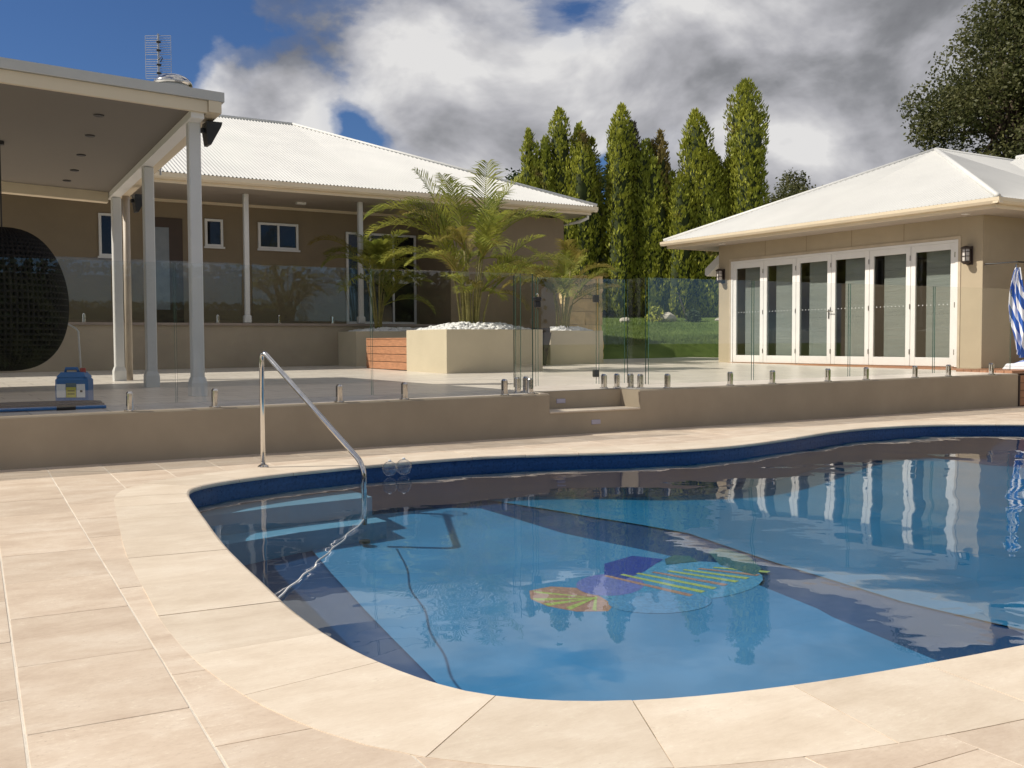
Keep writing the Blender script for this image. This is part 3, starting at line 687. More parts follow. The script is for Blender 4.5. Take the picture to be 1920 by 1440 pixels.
def house():
    O = Vector((5, 22, .5)); r = thing('house', 'long tan house with white corrugated hip roof and a shaded verandah', 'house', O)
    def bx(name, m, x0, x1, y0, y1, z0, z1, par=r): return MB().box(x0-O.x,x1-O.x,y0-O.y,y1-O.y,z0-O.z,z1-O.z).build(name, m, par)
    VF = 1.405
    bx('verandah_base', WALLT, -8, 10.6, 20.03, 21.6, .3, VF-.05)
    bx('verandah_floor', mat('verandah floor', (.30,.24,.20), .7), -8, 10.6, 19.99, 21.6, VF-.049, VF)
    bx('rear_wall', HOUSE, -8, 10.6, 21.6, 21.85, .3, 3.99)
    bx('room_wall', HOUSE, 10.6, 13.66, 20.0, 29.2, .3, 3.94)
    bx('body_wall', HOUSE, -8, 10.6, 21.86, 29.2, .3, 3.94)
    bx('soffit', SOFF, -8, 14.0, 19.46, 21.6, 3.995, 4.02); 
    bx('end_soffit', SOFF, 13.66, 14.0, 21.61, 29.2, 3.995, 4.02)
    bx('soffit_trim', CREAM, -8, 10.6, 21.565, 21.598, 3.93, 3.99)
    bx('fascia', CREAM, -8, 14.02, 19.42, 19.455, 3.99, 4.16)
    bx('end_fascia', CREAM, 14.021, 14.05, 19.42, 29.3, 3.99, 4.16)
    mb = MB().rings([[(x-O.x, 19.42+dy-O.y, z-O.z) for dy, z in ((-.001,4.05),(-.08,4.05),(-.115,4.09),(-.12,4.17),(-.10,4.17),(-.095,4.10),(-.001,4.09))] for x in (-8, 14.17)])
    mb.build('gutter', CREAM, r)
    MB().rings([[(14.051+dx-O.x, y-O.y, z-O.z) for dx, z in ((0,4.05),(.08,4.05),(.115,4.09),(.12,4.17),(.10,4.17),(.095,4.10),(0,4.09))] for y in (19.32, 29.3)]).build('end_gutter', CREAM, r)
    MB().tube([(14.02-O.x,19.52-O.y,4.04-O.z),(14.02-O.x,19.52-O.y,3.93-O.z),(13.9-O.x,19.7-O.y,3.85-O.z),(13.74-O.x,20.35-O.y,3.80-O.z),(13.72-O.x,20.4-O.y,.6-O.z)], .04, 10).build('downpipe', WHITE, r, smooth=True)
    for x in (-1.4, 1.1, 3.55, 6.02, 8.48):
        c = MB().cbox(x-.05-O.x,x+.05-O.x,20.06-O.y,20.16-O.y,VF-O.z,3.995-O.z,.01).build('column', COLUMN, r)
        MB().cbox(x-.075-O.x,x+.075-O.x,20.035-O.y,20.185-O.y,VF-O.z,VF+.16-O.z,.02).build('base_boot', COLUMN, c)
    for a, b, z0, z1, n in ((6.72,7.62,3.05,3.62,2),(5.58,5.96,3.05,3.63,1),(3.48,3.80,2.76,3.62,1)):
        window(r, a-O.x, b-O.x, z0-O.z, z1-O.z, 21.58-O.y, n)
    dr = bpy.data.objects.new('door', None); COL.objects.link(dr); dr.parent = r
    bx('jamb', mat('dark door timber', (.07,.045,.03), .6), 4.50, 5.12, 21.57, 21.60, VF, 3.60, dr)
    bx('leaf', mat('frosted door panel', (.22,.24,.25), .3), 4.56, 4.84, 21.555, 21.569, VF+.3, 3.40, dr)
    sd = window(r, 8.75-O.x, 10.5-O.x, VF+.03-O.z, 3.52-O.z, 21.58-O.y, 3, name='sliding_door')
    bx('wall_light', WHITE, 7.3, 7.5, 20.7, 20.8, 3.95, 3.994)
    # roof
    d = 5.5; ez, rz, ey, ex = 4.18, 6.52, 19.34, 14.16
    up = Vector((0, d, rz-ez)); ul = up.length; up.normalize()
    L = ex+8
    corrugated('roof', r, O, (-8, ey, ez), (ex, ey, ez), up, lambda s: ul*min(1, (ex-(-8+L*s))/d))
    upe = Vector((-d, 0, rz-ez)).normalized()
    corrugated('end_roof', r, O, (ex, ey, ez), (ex, ey+2*d, ez), upe, lambda s: ul*min(1, 2*s, 2*(1-s)))
    upb = Vector((0, -d, rz-ez)).normalized()
    corrugated('rear_roof', r, O, (ex, ey+2*d, ez), (-8, ey+2*d, ez), upb, lambda s: ul*min(1, s*L/d))
    apex = Vector((ex-d, ey+d, rz+.02))
    for nm, a, b in (('ridge_cap', Vector((-8, ey+d, rz+.02)), apex), ('hip_cap', Vector((ex, ey, ez+.03)), apex), ('hip_cap', Vector((ex, ey+2*d, ez+.03)), apex)):
        MB().tube([a-O, b-O], .04, 8).build(nm, ROOF, r, smooth=True)
house()
# balustrade of the verandah
vz = lambda x, y: 1.405
for a, b, l in ((3.65, 5.92, 'glass balustrade panel on the verandah edge behind the pavilion posts'), (6.12, 8.36, 'glass balustrade panel on the verandah edge below the two-pane window'), (1.2, 3.45, 'glass balustrade panel on the verandah edge behind the hanging chair')):
    glass_panel((a, 20.1), (b, 20.1), (.55, 1.7) if a > 6 else (.5, b-a-.5), l, 'balustrade_panel', vz, 1.15, .05, 'verandah balustrade panels', 'balustrade')
# ------------------------------------------------------------------ pool house
def poolhouse():
    O = Vector((17, 13.3, .52)); r = thing('pool_house', 'tan pool house with white hip roof and white folding glass doors', 'pool house', O)
    def bx(name, m, x0, x1, y0, y1, z0, z1, par=r, ch=0):
        f = MB().cbox if ch else MB().box
        return (f(x0-O.x,x1-O.x,y0-O.y,y1-O.y,z0-O.z,z1-O.z,ch) if ch else f(x0-O.x,x1-O.x,y0-O.y,y1-O.y,z0-O.z,z1-O.z)).build(name, m, par)
    XW, yR, yL, dR, dL, zb, dz, st = 15.3, 10.17, 16.42, 10.62, 16.04, .46, 2.70, 3.06
    bx('front_wall_end', PHOUSE, XW, XW+.2, yR, dR, zb, st); bx('front_wall_end', PHOUSE, XW, XW+.2, dL, yL, zb, st)
    bx('lintel', PHOUSE, XW, XW+.2, dR+.001, dL-.001, dz, st)
    sm = mat('dark sheet joint', (.30,.24,.16), .9)  # darker tan for the thin joints between wall sheets
    for y in (11.7, 12.85, 13.95, 15.05): bx('panel_joint', sm, XW-.0025, XW, y-.006, y+.006, dz+.06, st)
    bx('side_wall', PHOUSE, XW+.201, 25, yR, yR+.2, zb, st); bx('far_side_wall', PHOUSE, XW+.201, 25, yL-.2, yL, zb, st)
    bx('back_wall', PHOUSE, 25, 25.2, yR, yL, zb, st)
    bx('floor', mat('interior floor', (.16,.14,.12), .5), XW+.201, 25, yR+.2, yL-.2, zb, zb+.06)
    bx('ceiling', SOFF, XW+.201, 25, yR+.2, yL-.2, st-.03, st-.001)
    bx('sill', CEDAR, XW-.10, XW+.19, dR, dL, zd(15.2,13)-.02, zd(15.2,13)+.022)
    tr = mat('door trim', (.50,.42,.31), .6)
    bx('trim', tr, XW-.012, XW, dR-.05, dR-.003, .52, dz+.05); bx('trim', tr, XW-.012, XW, dL+.003, dL+.05, .52, dz+.05); bx('trim', tr, XW-.012, XW, dR-.002, dL+.002, dz+.003, dz+.05)
    # door frame and leaves
    bx('door_head', WHITE, XW-.008, XW+.1, dR, dL, dz-.05, dz-.002); bx('door_jamb', WHITE, XW-.008, XW+.1, dR, dR+.05, .54, dz-.051); bx('door_jamb', WHITE, XW-.008, XW+.1, dL-.05, dL, .54, dz-.051)
    n = 6; w = (dL-dR-.10)/n; bl = mat('grey green roller blind', (.40,.415,.39), .8, var=.1, vscale=3, bump=.6, bscale=5, aniso=(1,.4,9))
    hz0, hz1 = .55, dz-.052
    dot = mat('frosted dot', (.55,.57,.56), .5)
    for k in range(n):
        y0 = dR+.05+k*w+.004; y1 = y0+w-.008; s = .095
        d = bpy.data.objects.new('door_leaf', None); COL.objects.link(d); d.parent = r
        x0, x1 = XW+.005, XW+.05
        mb = MB()
        for (a, b, c, e) in ((y0,y0+s,hz0,hz1),(y1-s,y1,hz0,hz1),(y0+s,y1-s,hz0,hz0+.15),(y0+s,y1-s,hz1-.11,hz1)):
            mb.cbox(x0-O.x,x1-O.x,a-O.y,b-O.y,c-O.z,e-O.z,.004)
        mb.build('frame', WHITE, d)
        MB().box(x0+.018-O.x,x0+.026-O.x,y0+s-O.y,y1-s-O.y,hz0+.15-O.z,hz1-.11-O.z).build('pane', WGLASS, d)
        # the blind hangs a little behind the glass and leaves a dark gap beside the frame
        MB().box(XW+.17-O.x,XW+.176-O.x,y0+.0-O.y,y1-.20-O.y,.62-O.z,2.62-O.z).build('blind', bl, d)
        dm = MB()
        for q in range(8):
            yy = y0+s+.06+q*(y1-y0-2*s-.12)/7; dm.box(x0+.0155-O.x,x0+.0178-O.x,yy-.009-O.y,yy+.009-O.y,1.60-O.z,1.618-O.z)
        dm.build('sight_dots', dot, d)
        for zz in (.75, 1.55, 2.4):
            MB().cbox(x0-.012-O.x,x0-.0005-O.x,y0-.006-O.y,y0+.014-O.y,zz-O.z,zz+.09-O.z,.003).build('hinge', STEEL, d)
        if k == 3:
            h = MB().cbox(x0-.012-O.x,x0-.0005-O.x,y0+.03-O.y,y0+.06-O.y,1.42-O.z,1.60-O.z,.004).tube([(x0-.01-O.x,y0+.045-O.y,1.56-O.z),(x0-.05-O.x,y0+.045-O.y,1.56-O.z),(x0-.055-O.x,y0-.09-O.y,1.56-O.z)], .009, 8).build('handle', STEEL, d)
    # eaves
    ex, ey0, ey1, ez, rz = 14.58, 9.47, 17.33, 3.20, 4.93
    bx('soffit', SOFF, ex+.05, XW-.001, ey0+.05, ey1-.05, st+.001, st+.025); bx('side_soffit', SOFF, XW, 25.3, ey0+.05, yR-.001, st+.001, st+.025); bx('far_soffit', SOFF, XW, 25.3, yL+.001, ey1-.05, st+.001, st+.025)
    bx('soffit_light', WHITE, 14.9, 15.0, 10.2, 10.3, st-.012, st+.0); bx('soffit_light', WHITE, 14.9, 15.0, 15.9, 16.0, st-.012, st+.0)
    bx('fascia', CREAM, ex+.012, ex+.049, ey0+.05, ey1-.05, st-.01, ez-.02); bx('side_fascia', CREAM, ex+.012, 25.3, ey0+.012, ey0+.049, st-.01, ez-.02); bx('far_fascia', CREAM, ex+.012, 25.3, ey1-.049, ey1-.012, st-.01, ez-.02)
    G = ((0,ez-.09),(-.08,ez-.09),(-.105,ez-.05),(-.11,ez-.0),(-.095,ez-.0),(-.09,ez-.05),(0,ez-.06))
    MB().rings([[(ex+.011+dx-O.x, y-O.y, z-O.z) for dx, z in G][::-1] for y in (ey0-.1, ey1+.1)]).build('gutter', CREAM, r)
    MB().rings([[(x-O.x, ey0+.011+dx-O.y, z-O.z) for dx, z in G] for x in (ex-.09, 25.3)]).build('side_gutter', CREAM, r)
    hw = (ey1-ey0)/2; up = Vector((hw, 0, rz-ez)); ul = up.length; up.normalize()
    corrugated('front_roof', r, O, (ex-.05, ey1, ez), (ex-.05, ey0, ez), up, lambda s: (ul+.05)*min(2*s, 2*(1-s)))
    ups = Vector((0, hw, rz-ez)).normalized(); Ls = 25.3-ex
    corrugated('side_roof', r, O, (ex, ey0-.05, ez), (25.3, ey0-.05, ez), ups, lambda s: (ul+.05)*min(1, s*Ls/hw))
    corrugated('far_roof', r, O, (25.3, ey1+.05, ez), (ex, ey1+.05, ez), Vector((0, -hw, rz-ez)).normalized(), lambda s: (ul+.05)*min(1, (1-s)*Ls/hw))
    ap = Vector((ex+hw, ey0+hw, rz+.02))
    for nm, a, b in (('hip_cap', Vector((ex-.04, ey0-.04, ez+.02)), ap), ('hip_cap', Vector((ex-.04, ey1+.04, ez+.02)), ap), ('ridge_cap', ap, Vector((25.3, ey0+hw, rz+.02)))):
        MB().tube([a-O, b-O], .05, 8).build(nm, ROOF, r, smooth=True)
    # the wing behind, its ridge running towards the pool side
    wz, wx, whw = 4.90, 20.7, 3.4
    uw = Vector((whw, 0, wz-ez)).normalized()
    corrugated('wing_roof', r, O, (wx-whw, 13.0, ez), (wx-whw, 2.0, ez), uw, lambda s: math.hypot(whw, wz-ez))
    uw2 = Vector((-whw, 0, wz-ez)).normalized()
    corrugated('wing_roof', r, O, (wx+whw, 2.0, ez), (wx+whw, 13.0, ez), uw2, lambda s: math.hypot(whw, wz-ez))
    MB().tube([Vector((wx, 2, wz+.02))-O, Vector((wx, 13, wz+.02))-O], .05, 8).build('ridge_cap', ROOF, r, smooth=True)
    bx('wing_wall', PHOUSE, wx-whw+.7, wx+whw-.7, 2.6, yR-.001, zb, st)
    bx('outlet', WHITE, 16.35, 16.45, yR-.015, yR-.001, 1.0, 1.08, ch=.004)
    MB().tube([(16.9-O.x, yR-.05-O.y, .5-O.z), (16.9-O.x, yR-.05-O.y, 2.2-O.z)], .03, 8).build('pipe', mat('brown pipe', (.12,.08,.06), .5), r)
    bx('gable_stub', CREAM, XW-.0, XW+.9, yL+.001, yL+.42, 2.50, 2.64) if False else None
    MB().rings([[(x-O.x, y-O.y, z-O.z) for y, z in ((yL+.002, 2.92), (yL+.50, 2.60), (yL+.50, 2.47), (yL+.44, 2.44), (yL+.002, 2.72))] for x in (XW+.05, XW+2.4)]).build('lean_to_roof', ROOF, r)
poolhouse()
def lantern(y, l):
    t = thing('wall_lantern', l, 'lamp', (15.299, y, 2.42), 'wall lanterns on the pool house')
    MB().cbox(-.025, 0, -.06, .06, -.17, .14, .006).build('backplate', DARKB, t)
    g = mat('lantern glass', (.62,.58,.54), .35, var=.05)
    MB().lathe([(.052,-.11),(.055,-.08),(.055,.06),(.05,.09)], (-.11, 0, 0), 18).build('glass', g, t, smooth=True, angle=50)
    MB().lathe([(.075,.09),(.085,.10),(.085,.115),(.05,.135),(.015,.145)], (-.11,0,0), 18).build('cap', DARKB, t)
    MB().lathe([(.04,-.16),(.07,-.13),(.075,-.115),(.06,-.108)], (-.11,0,0), 18).build('base_cup', DARKB, t)
    c = MB()
    for k in range(4):
        q = k*math.pi/2+.4; c.tube([(-.11+.066*math.cos(q), .066*math.sin(q), -.115), (-.11+.066*math.cos(q), .066*math.sin(q), .10)], .007, 6)
    for zz in (-.03, .045): c.tube([(-.11+.066*math.cos(a*math.pi/9), .066*math.sin(a*math.pi/9), zz) for a in range(19)], .006, 6)
    c.build('cage', DARKB, t)
    MB().box(-.10, -.024, -.015, .015, -.14, -.12).build('arm', DARKB, t)
lantern(10.40, 'caged bronze wall lantern beside the towel end of the folding doors')
lantern(16.28, 'caged bronze wall lantern at the lawn end of the folding doors')
# timber platform and step beside the pool house
def timberdeck():
    r = thing('timber_platform', 'narrow reddish timber platform at the foot of the pool house side wall', 'deck', (14.4, 9.0, .5))
    for k in range(8):
        y = 9.06+k*.137; MB().cbox(.0 if y < 9.9 else .75, 4.6, y-9.0, y-9.0+.131, -.035+.008, .022+.008, .004).build('plank', TIMB, r)
    for k in range(2):
        MB().cbox(.5+k*.137, .5+k*.137+.131, 1.12, 7.2, -.03, .026, .004).build('plank', TIMB, r)
    MB().box(.02, 4.5, .1, 1.1, -.5, -.03).build('frame', DARKB, r)
    s = thing('timber_step', 'slatted timber step box at the end of the retaining wall', 'step', (14.38, 8.95, 0))
    for k in range(4): MB().cbox(.0, 1.6, -.03, -.005, .01+k*.115, .01+k*.115+.108, .004).build('slat', TIMB, s)
    MB().box(.03, 1.58, -.004, .09, .0, .45).build('carcass', DARKB, s)
    MB().cbox(-.03, .0, -.04, .1, .0, .47, .004).build('corner_post', DARKB, s)
timberdeck()
# ------------------------------------------------------------------ towels
def towel():
    m = bpy.data.materials.new('striped towel'); m.use_nodes = True; nt = m.node_tree; nt.nodes.clear()
    out = N(nt, 'ShaderNodeOutputMaterial'); uv = N(nt, 'ShaderNodeUVMap')
    sx = N(nt, 'ShaderNodeSeparateXYZ', {0: uv.outputs[0]})
    st = M(nt, 'GREATER_THAN', M(nt, 'FRACT', M(nt, 'MULTIPLY', sx.outputs[1], 1.0)), .5)
    c = mixc(nt, st, (.78,.80,.84), (.02,.10,.42))
    b = N(nt, 'ShaderNodeBsdfPrincipled', {'Base Color': c, 'Roughness': .95, 'Sheen Weight': .3}); nt.links.new(b.outputs[0], out.inputs[0])
    def cloth(name, fn, nu, nv, uvf, parent):
        mb = MB(); vs = [fn(i/nu, j/nv) for j in range(nv+1) for i in range(nu+1)]
        fs = [(j*(nu+1)+i, j*(nu+1)+i+1, (j+1)*(nu+1)+i+1, (j+1)*(nu+1)+i) for j in range(nv) for i in range(nu)]
        mb.add(vs, fs); o = mb.build(name, m, parent, smooth=True)
        ul = o.data.uv_layers.new(name='UVMap')
        for p in o.data.polygons:
            for li in p.loop_indices:
                vi = o.data.loops[li].vertex_index; ul.data[li].uv = uvf((vi % (nu+1))/nu, (vi//(nu+1))/nv)
        sm = o.modifiers.new('thick', 'SOLIDIFY'); sm.thickness = .012
        return o
    t = thing('towel', 'blue and white striped towel hanging from a hook beside the pool house', 'towel', (15.35, 9.62, 2.16))
    def f(u, v):
        wdt = .04+.22*min(1, v*2.0)**.8-.18*max(0, v-.72)/.28
        fold = .045*math.sin(u*13+v*2)*min(1, v*3)+.02*math.sin(u*29)
        sag = .18*(1-abs(2*u-1)**1.3)*v*.6
        return (.05+fold+.03*v, (u-.5)*2*wdt*.62+.03*math.sin(v*5), -v*1.32-sag+.25*(u-.5)*v)
    cloth('cloth', f, 40, 40, lambda u, v: (u, (u*2.4+v*3.6)), t)
    MB().tube([(0,0,0),(.0,0,.05),(.06,0,.06)], .008, 8).build('hook', STEEL, t)
    t2 = thing('folded_towel', 'folded blue and white towel lying on the timber platform', 'towel', (15.6, 9.45, .535))
    def f2(u, v): return ((u-.5)*.9, (v-.5)*.5, .10+.05*math.sin(u*7)*math.sin(v*4)-.1*abs(2*u-1)**6)
    cloth('cloth', f2, 20, 12, lambda u, v: (u, u*4), t2)
    MB().cbox(-.43,.43,-.24,.24,0,.085,.03).build('inner_fold', mat('towel white', (.7,.73,.78), .95, bump=.4, bscale=200), t2)
    h = thing('towel_rail', 'dark wall rail with hooks that holds the striped towel', 'rail', (15.3, 10.16, 2.25))
    MB().tube([(.05,-.0,0),(.05,-.56,0),(1.6,-.56,0),(1.6,0,0)], .014, 8).build('bar', DARKM, h)
towel()
# ------------------------------------------------------------------ planters, bench box, pebbles
def pebbles(name, x0, x1, y0, y1, z, n, label, heap=.07):
    base = []
    bm = bmesh.new(); bmesh.ops.create_icosphere(bm, subdivisions=1, radius=1); vs = [v.co.copy() for v in bm.verts]; fs = [[v.index for v in f.verts] for f in bm.faces]; bm.free()
    mb = MB()
    for _ in range(n):
        u, v = rnd.random(), rnd.random(); x, y = x0+(x1-x0)*u, y0+(y1-y0)*v
        hz = heap*min(1, 4*min(u, 1-u), 4*min(v, 1-v))*rnd.uniform(.5, 1)
        s = Vector((rnd.uniform(.035,.075), rnd.uniform(.035,.065), rnd.uniform(.025,.045)))
        m = Matrix.Rotation(rnd.uniform(0, 6.3), 3, 'Z') @ Matrix.Rotation(rnd.uniform(-.5, .5), 3, 'X')
        mb.add([m @ Vector((p.x*s.x, p.y*s.y, p.z*s.z))+Vector((x, y, z+hz)) for p in vs], fs)
    return tag(mb.build(name, PEBB, smooth=True), label, 'pebbles', kind='stuff')
def planter(x0, x1, y0, y1, z1, label, shape=None):
    z0 = zd((x0+x1)/2, (y0+y1)/2)-.02
    r = thing('planter_box', label, 'planter', ((x0+x1)/2, (y0+y1)/2, z0), 'rendered planter boxes')
    a, b, h = (x1-x0)/2, (y1-y0)/2, z1-z0; t = .10
    mb = MB()
    mb.rings([[(-a,-b,0),(a,-b,0),(a,b,0),(-a,b,0)], [(-a,-b,h-.008),(a,-b,h-.008),(a,b,h-.008),(-a,b,h-.008)], [(-a+.008,-b+.008,h),(a-.008,-b+.008,h),(a-.008,b-.008,h),(-a+.008,b-.008,h)], [(-a+t,-b+t,h),(a-t,-b+t,h),(a-t,b-t,h),(-a+t,b-t,h)], [(-a+t,-b+t,h-.15),(a-t,-b+t,h-.15),(a-t,b-t,h-.15),(-a+t,b-t,h-.15)]])
    mb.build('box', PLANT, r)
    MB().box(-a+t+.001, a-t-.001, -b+t+.001, b-t-.001, h-.149, h-.03).build('soil', SOIL, r)
planter(7.60, 9.46, 14.50, 16.01, 1.215, 'large square tan planter box holding the tallest palm')
pebbles('pebbles', 7.72, 9.34, 14.62, 15.9, 1.20, 850, 'white pebbles heaped round the tallest palm', .12)
planter(7.92, 10.4, 19.05, 20.02, 1.235, 'tan planter box against the verandah, behind the cedar box')
pebbles('pebbles', 8.03, 10.3, 19.16, 19.92, 1.22, 620, 'white pebbles in the planter box behind the cedar box', .08)
planter(11.48, 12.82, 17.30, 17.95, 1.235, 'tan planter box at the lawn edge beside the sandstone blocks')
pebbles('pebbles', 11.58, 12.62, 17.41, 17.84, 1.22, 400, 'white pebbles in the planter box at the lawn edge', .08)
def benchbox():
    r = thing('cedar_bench_box', 'low cedar clad bench box between two tan planters', 'bench', (7.63, 16.03, zd(7.6, 17)))
    n = 4; h = .555; L = 1.83
    for k in range(n):
        z = .012+k*(h/n); MB().cbox(.0, .022, .0, L, z, z+h/n-.010, .003).build('board', CEDAR, r)
        MB().cbox(.024, 1.5, L-.022, L, z, z+h/n-.010, .003).build('board', CEDAR, r)
    MB().box(.023, 1.45, .0, L-.023, .005, h-.015).build('carcass', DARKB, r)
    for k in range(6): MB().cbox(-.01, 1.5, k*.304, k*.304+.296, h+.002, h+.024, .003).build('lid_board', CEDAR, r)
benchbox()
def table():
    z = zd(11.8, 18.0); r = thing('outdoor_table', 'dark brown outdoor table with tapered legs behind the large planter', 'table', (10.20, 17.30, z))
    MB().cbox(-.95, .95, -.5, .5, .66, .75, .01).build('tabletop', DARKB, r)
    MB().box(-.86, .86, -.42, .42, .56, .659).build('apron', DARKB, r)
    for sx in (-1, 1):
        for sy in (-1, 1):
            MB().rings([[(sx*.88+a*w+(-sx*.05 if h == 0 else 0), sy*.43+b*w, h) for a, b in ((-1,-1),(1,-1),(1,1),(-1,1))] for w, h in ((.032, 0), (.085, .66))]).build('leg', DARKB, r)
table()
def sandstone():
    r = thing('sandstone_wall', 'stack of rough golden sandstone blocks beside the lawn edge planter', 'wall', (12.46, 18.22, .52))
    z = .0
    for k in range(7):
        h = .285 if k < 6 else .22; off = rnd.uniform(-.03, .03)
        for q in range(2 if k % 2 else 1):
            L = .92; x0 = -.05+q*(L/2) if k % 2 else -.05; x1 = x0+(L/2 if k % 2 else L)
            bm = bmesh.new(); bmesh.ops.create_cube(bm, size=1); bmesh.ops.subdivide_edges(bm, edges=bm.edges[:], cuts=2, use_grid_fill=True)
            for v in bm.verts:
                v.co = Vector((x0+(v.co.x+.5)*(x1-x0-.008)+off, v.co.y*.45, z+.002+(v.co.z+.5)*(h-.006)))+Vector((rnd.uniform(-.012,.012), rnd.uniform(-.02,.02), rnd.uniform(-.006,.003)))
            me = bpy.data.meshes.new('block'); bm.to_mesh(me); bm.free(); me.materials.append(SAND)
            o = bpy.data.objects.new('block', me); COL.objects.link(o); o.parent = r
        z += h
sandstone()
# ------------------------------------------------------------------ palms
FROND = leafmat('palm leaf', (.10,.15,.02), (.40,.39,.07), .4, 2.0)
FRONDY = leafmat('yellowed palm leaf', (.17,.16,.03), (.32,.25,.06), .35, 3.0)
CANE = mat('palm cane', (.22,.195,.055), .6, var=.35, vscale=5, aniso=(1,1,4))
def frond(base, az, el, L, droop, parent, m, leaf=.44, n=36, twist=0):
    mb = MB(); pts = []; p = Vector(base); e = el; steps = 16
    h = Vector((math.cos(az), math.sin(az), 0)); side = Vector((-h.y, h.x, 0))
    dirs = []
    for k in range(steps+1):
        pts.append(p.copy()); d = h*math.cos(e)+Vector((0,0,1))*math.sin(e); dirs.append(d); p = p+d*(L/steps); e -= droop/steps*(.4+1.2*k/steps)
    mb.tube(pts, [.012*(1-.85*k/steps)+.001 for k in range(steps+1)], 5)
    for i in range(n):
        t = .20+.79*i/(n-1); q = t*steps; k = min(steps-1, int(q)); f = q-k; P = pts[k].lerp(pts[k+1], f); d = dirs[k].lerp(dirs[k+1], f).normalized()
        up = side.cross(d).normalized(); up = up if up.z > 0 else -up
        l = leaf*L/1.3*(math.sin(math.pi*min(1, .12+.86*t))**.6)*rnd.uniform(.85, 1.1)+.03
        for s in (-1, 1):
            a = R_(rnd.uniform(38, 52))+t*.15
            out = (side*s*math.sin(a)+d*math.cos(a)+up*rnd.uniform(.15, .42)).normalized()
            w = .006*L/1.3+.003
            wv = out.cross(up).normalized()*w
            mid = P+out*l*.5+up*.015; tip = P+out*l-Vector((0,0,1))*l*rnd.uniform(.12, .35)
            mb.add([P-wv*.5, P+wv*.5, mid+wv, tip, mid-wv], [(0,1,2,4),(4,2,3)])
    return mb.build('frond', m, parent)
def palm(loc, label, canes, fronds, rr=None):
    r = thing('areca_palm', label, 'palm', loc, 'areca palms in the planters')
    ends = []
    for k in range(canes[0]):
        a = rnd.uniform(0, 6.28); q = rnd.uniform(.02, canes[2]); h = rnd.uniform(*canes[1]); lean = rnd.uniform(.05, .22)
        b = Vector((math.cos(a)*q, math.sin(a)*q, -.05)); t = Vector((math.cos(a)*(q+lean*h), math.sin(a)*(q+lean*h), h)); m = b.lerp(t, .5)-Vector((math.cos(a), math.sin(a), 0))*.03
        MB().tube([b, b.lerp(m, .6), m, m.lerp(t, .5), t], [.019, .018, .017, .015, .012], 7).build('cane', CANE, r, smooth=True); ends.append((t, a))
    for (az, el, L, dr, ye) in fronds:
        t = min(ends, key=lambda e: abs(math.atan2(math.sin(e[1]-az), math.cos(e[1]-az)))+rnd.random()*.8)[0]
        frond(t, az, el, L, dr, r, FRONDY if ye else FROND)
    return r
VA = math.atan2(cR.y, cR.x)       # azimuth of one side of the planters' view axis
def rf(n, L, elr, drr, ye):
    return [(rnd.uniform(0, 6.28), R_(rnd.uniform(*elr)), rnd.uniform(*L), R_(rnd.uniform(*drr)), rnd.random() < ye) for _ in range(n)]
palm((8.50, 15.25, 1.22), 'tallest areca palm with golden canes and arching fronds', (20, (.6, 1.4), .20),
     [(VA+math.pi, R_(48), 1.75, R_(100), False), (VA+math.pi-.2, R_(30), 1.4, R_(75), False), (VA+math.pi+.4, R_(80), 1.5, R_(40), False), (VA+.25, R_(74), 1.65, R_(38), False),
      (VA, R_(48), 1.7, R_(90), False), (VA-.3, R_(35), 1.5, R_(95), True), (VA+2.6, R_(60), 1.5, R_(80), True), (VA+.6, R_(55), 1.6, R_(70), False), (VA+2.2, R_(84), 1.5, R_(35), False)]
     + [(VA+math.pi+.1, R_(62), 1.9, R_(110), False), (VA+.1, R_(60), 1.8, R_(105), False), (VA+1.4, R_(86), 1.7, R_(30), False)] + rf(20, (.95, 1.5), (30, 86), (45, 105), .25) + rf(14, (.6, 1.0), (0, 55), (40, 90), .15))
palm((8.62, 19.5, 1.25), 'slender dark green areca palm before the verandah column', (11, (.5, 1.4), .12),
     [(VA+math.pi, R_(55), 1.3, R_(100), True), (VA, R_(55), 1.2, R_(85), False)] + rf(34, (.75, 1.2), (25, 86), (45, 110), .06))
palm((12.0, 17.62, 1.24), 'areca palm in the lawn edge planter beside the sandstone blocks', (12, (.45, 1.4), .14),
     [(VA, R_(58), 1.3, R_(85), False), (VA+math.pi, R_(50), 1.35, R_(95), True)] + rf(30, (.8, 1.25), (25, 84), (45, 110), .3))
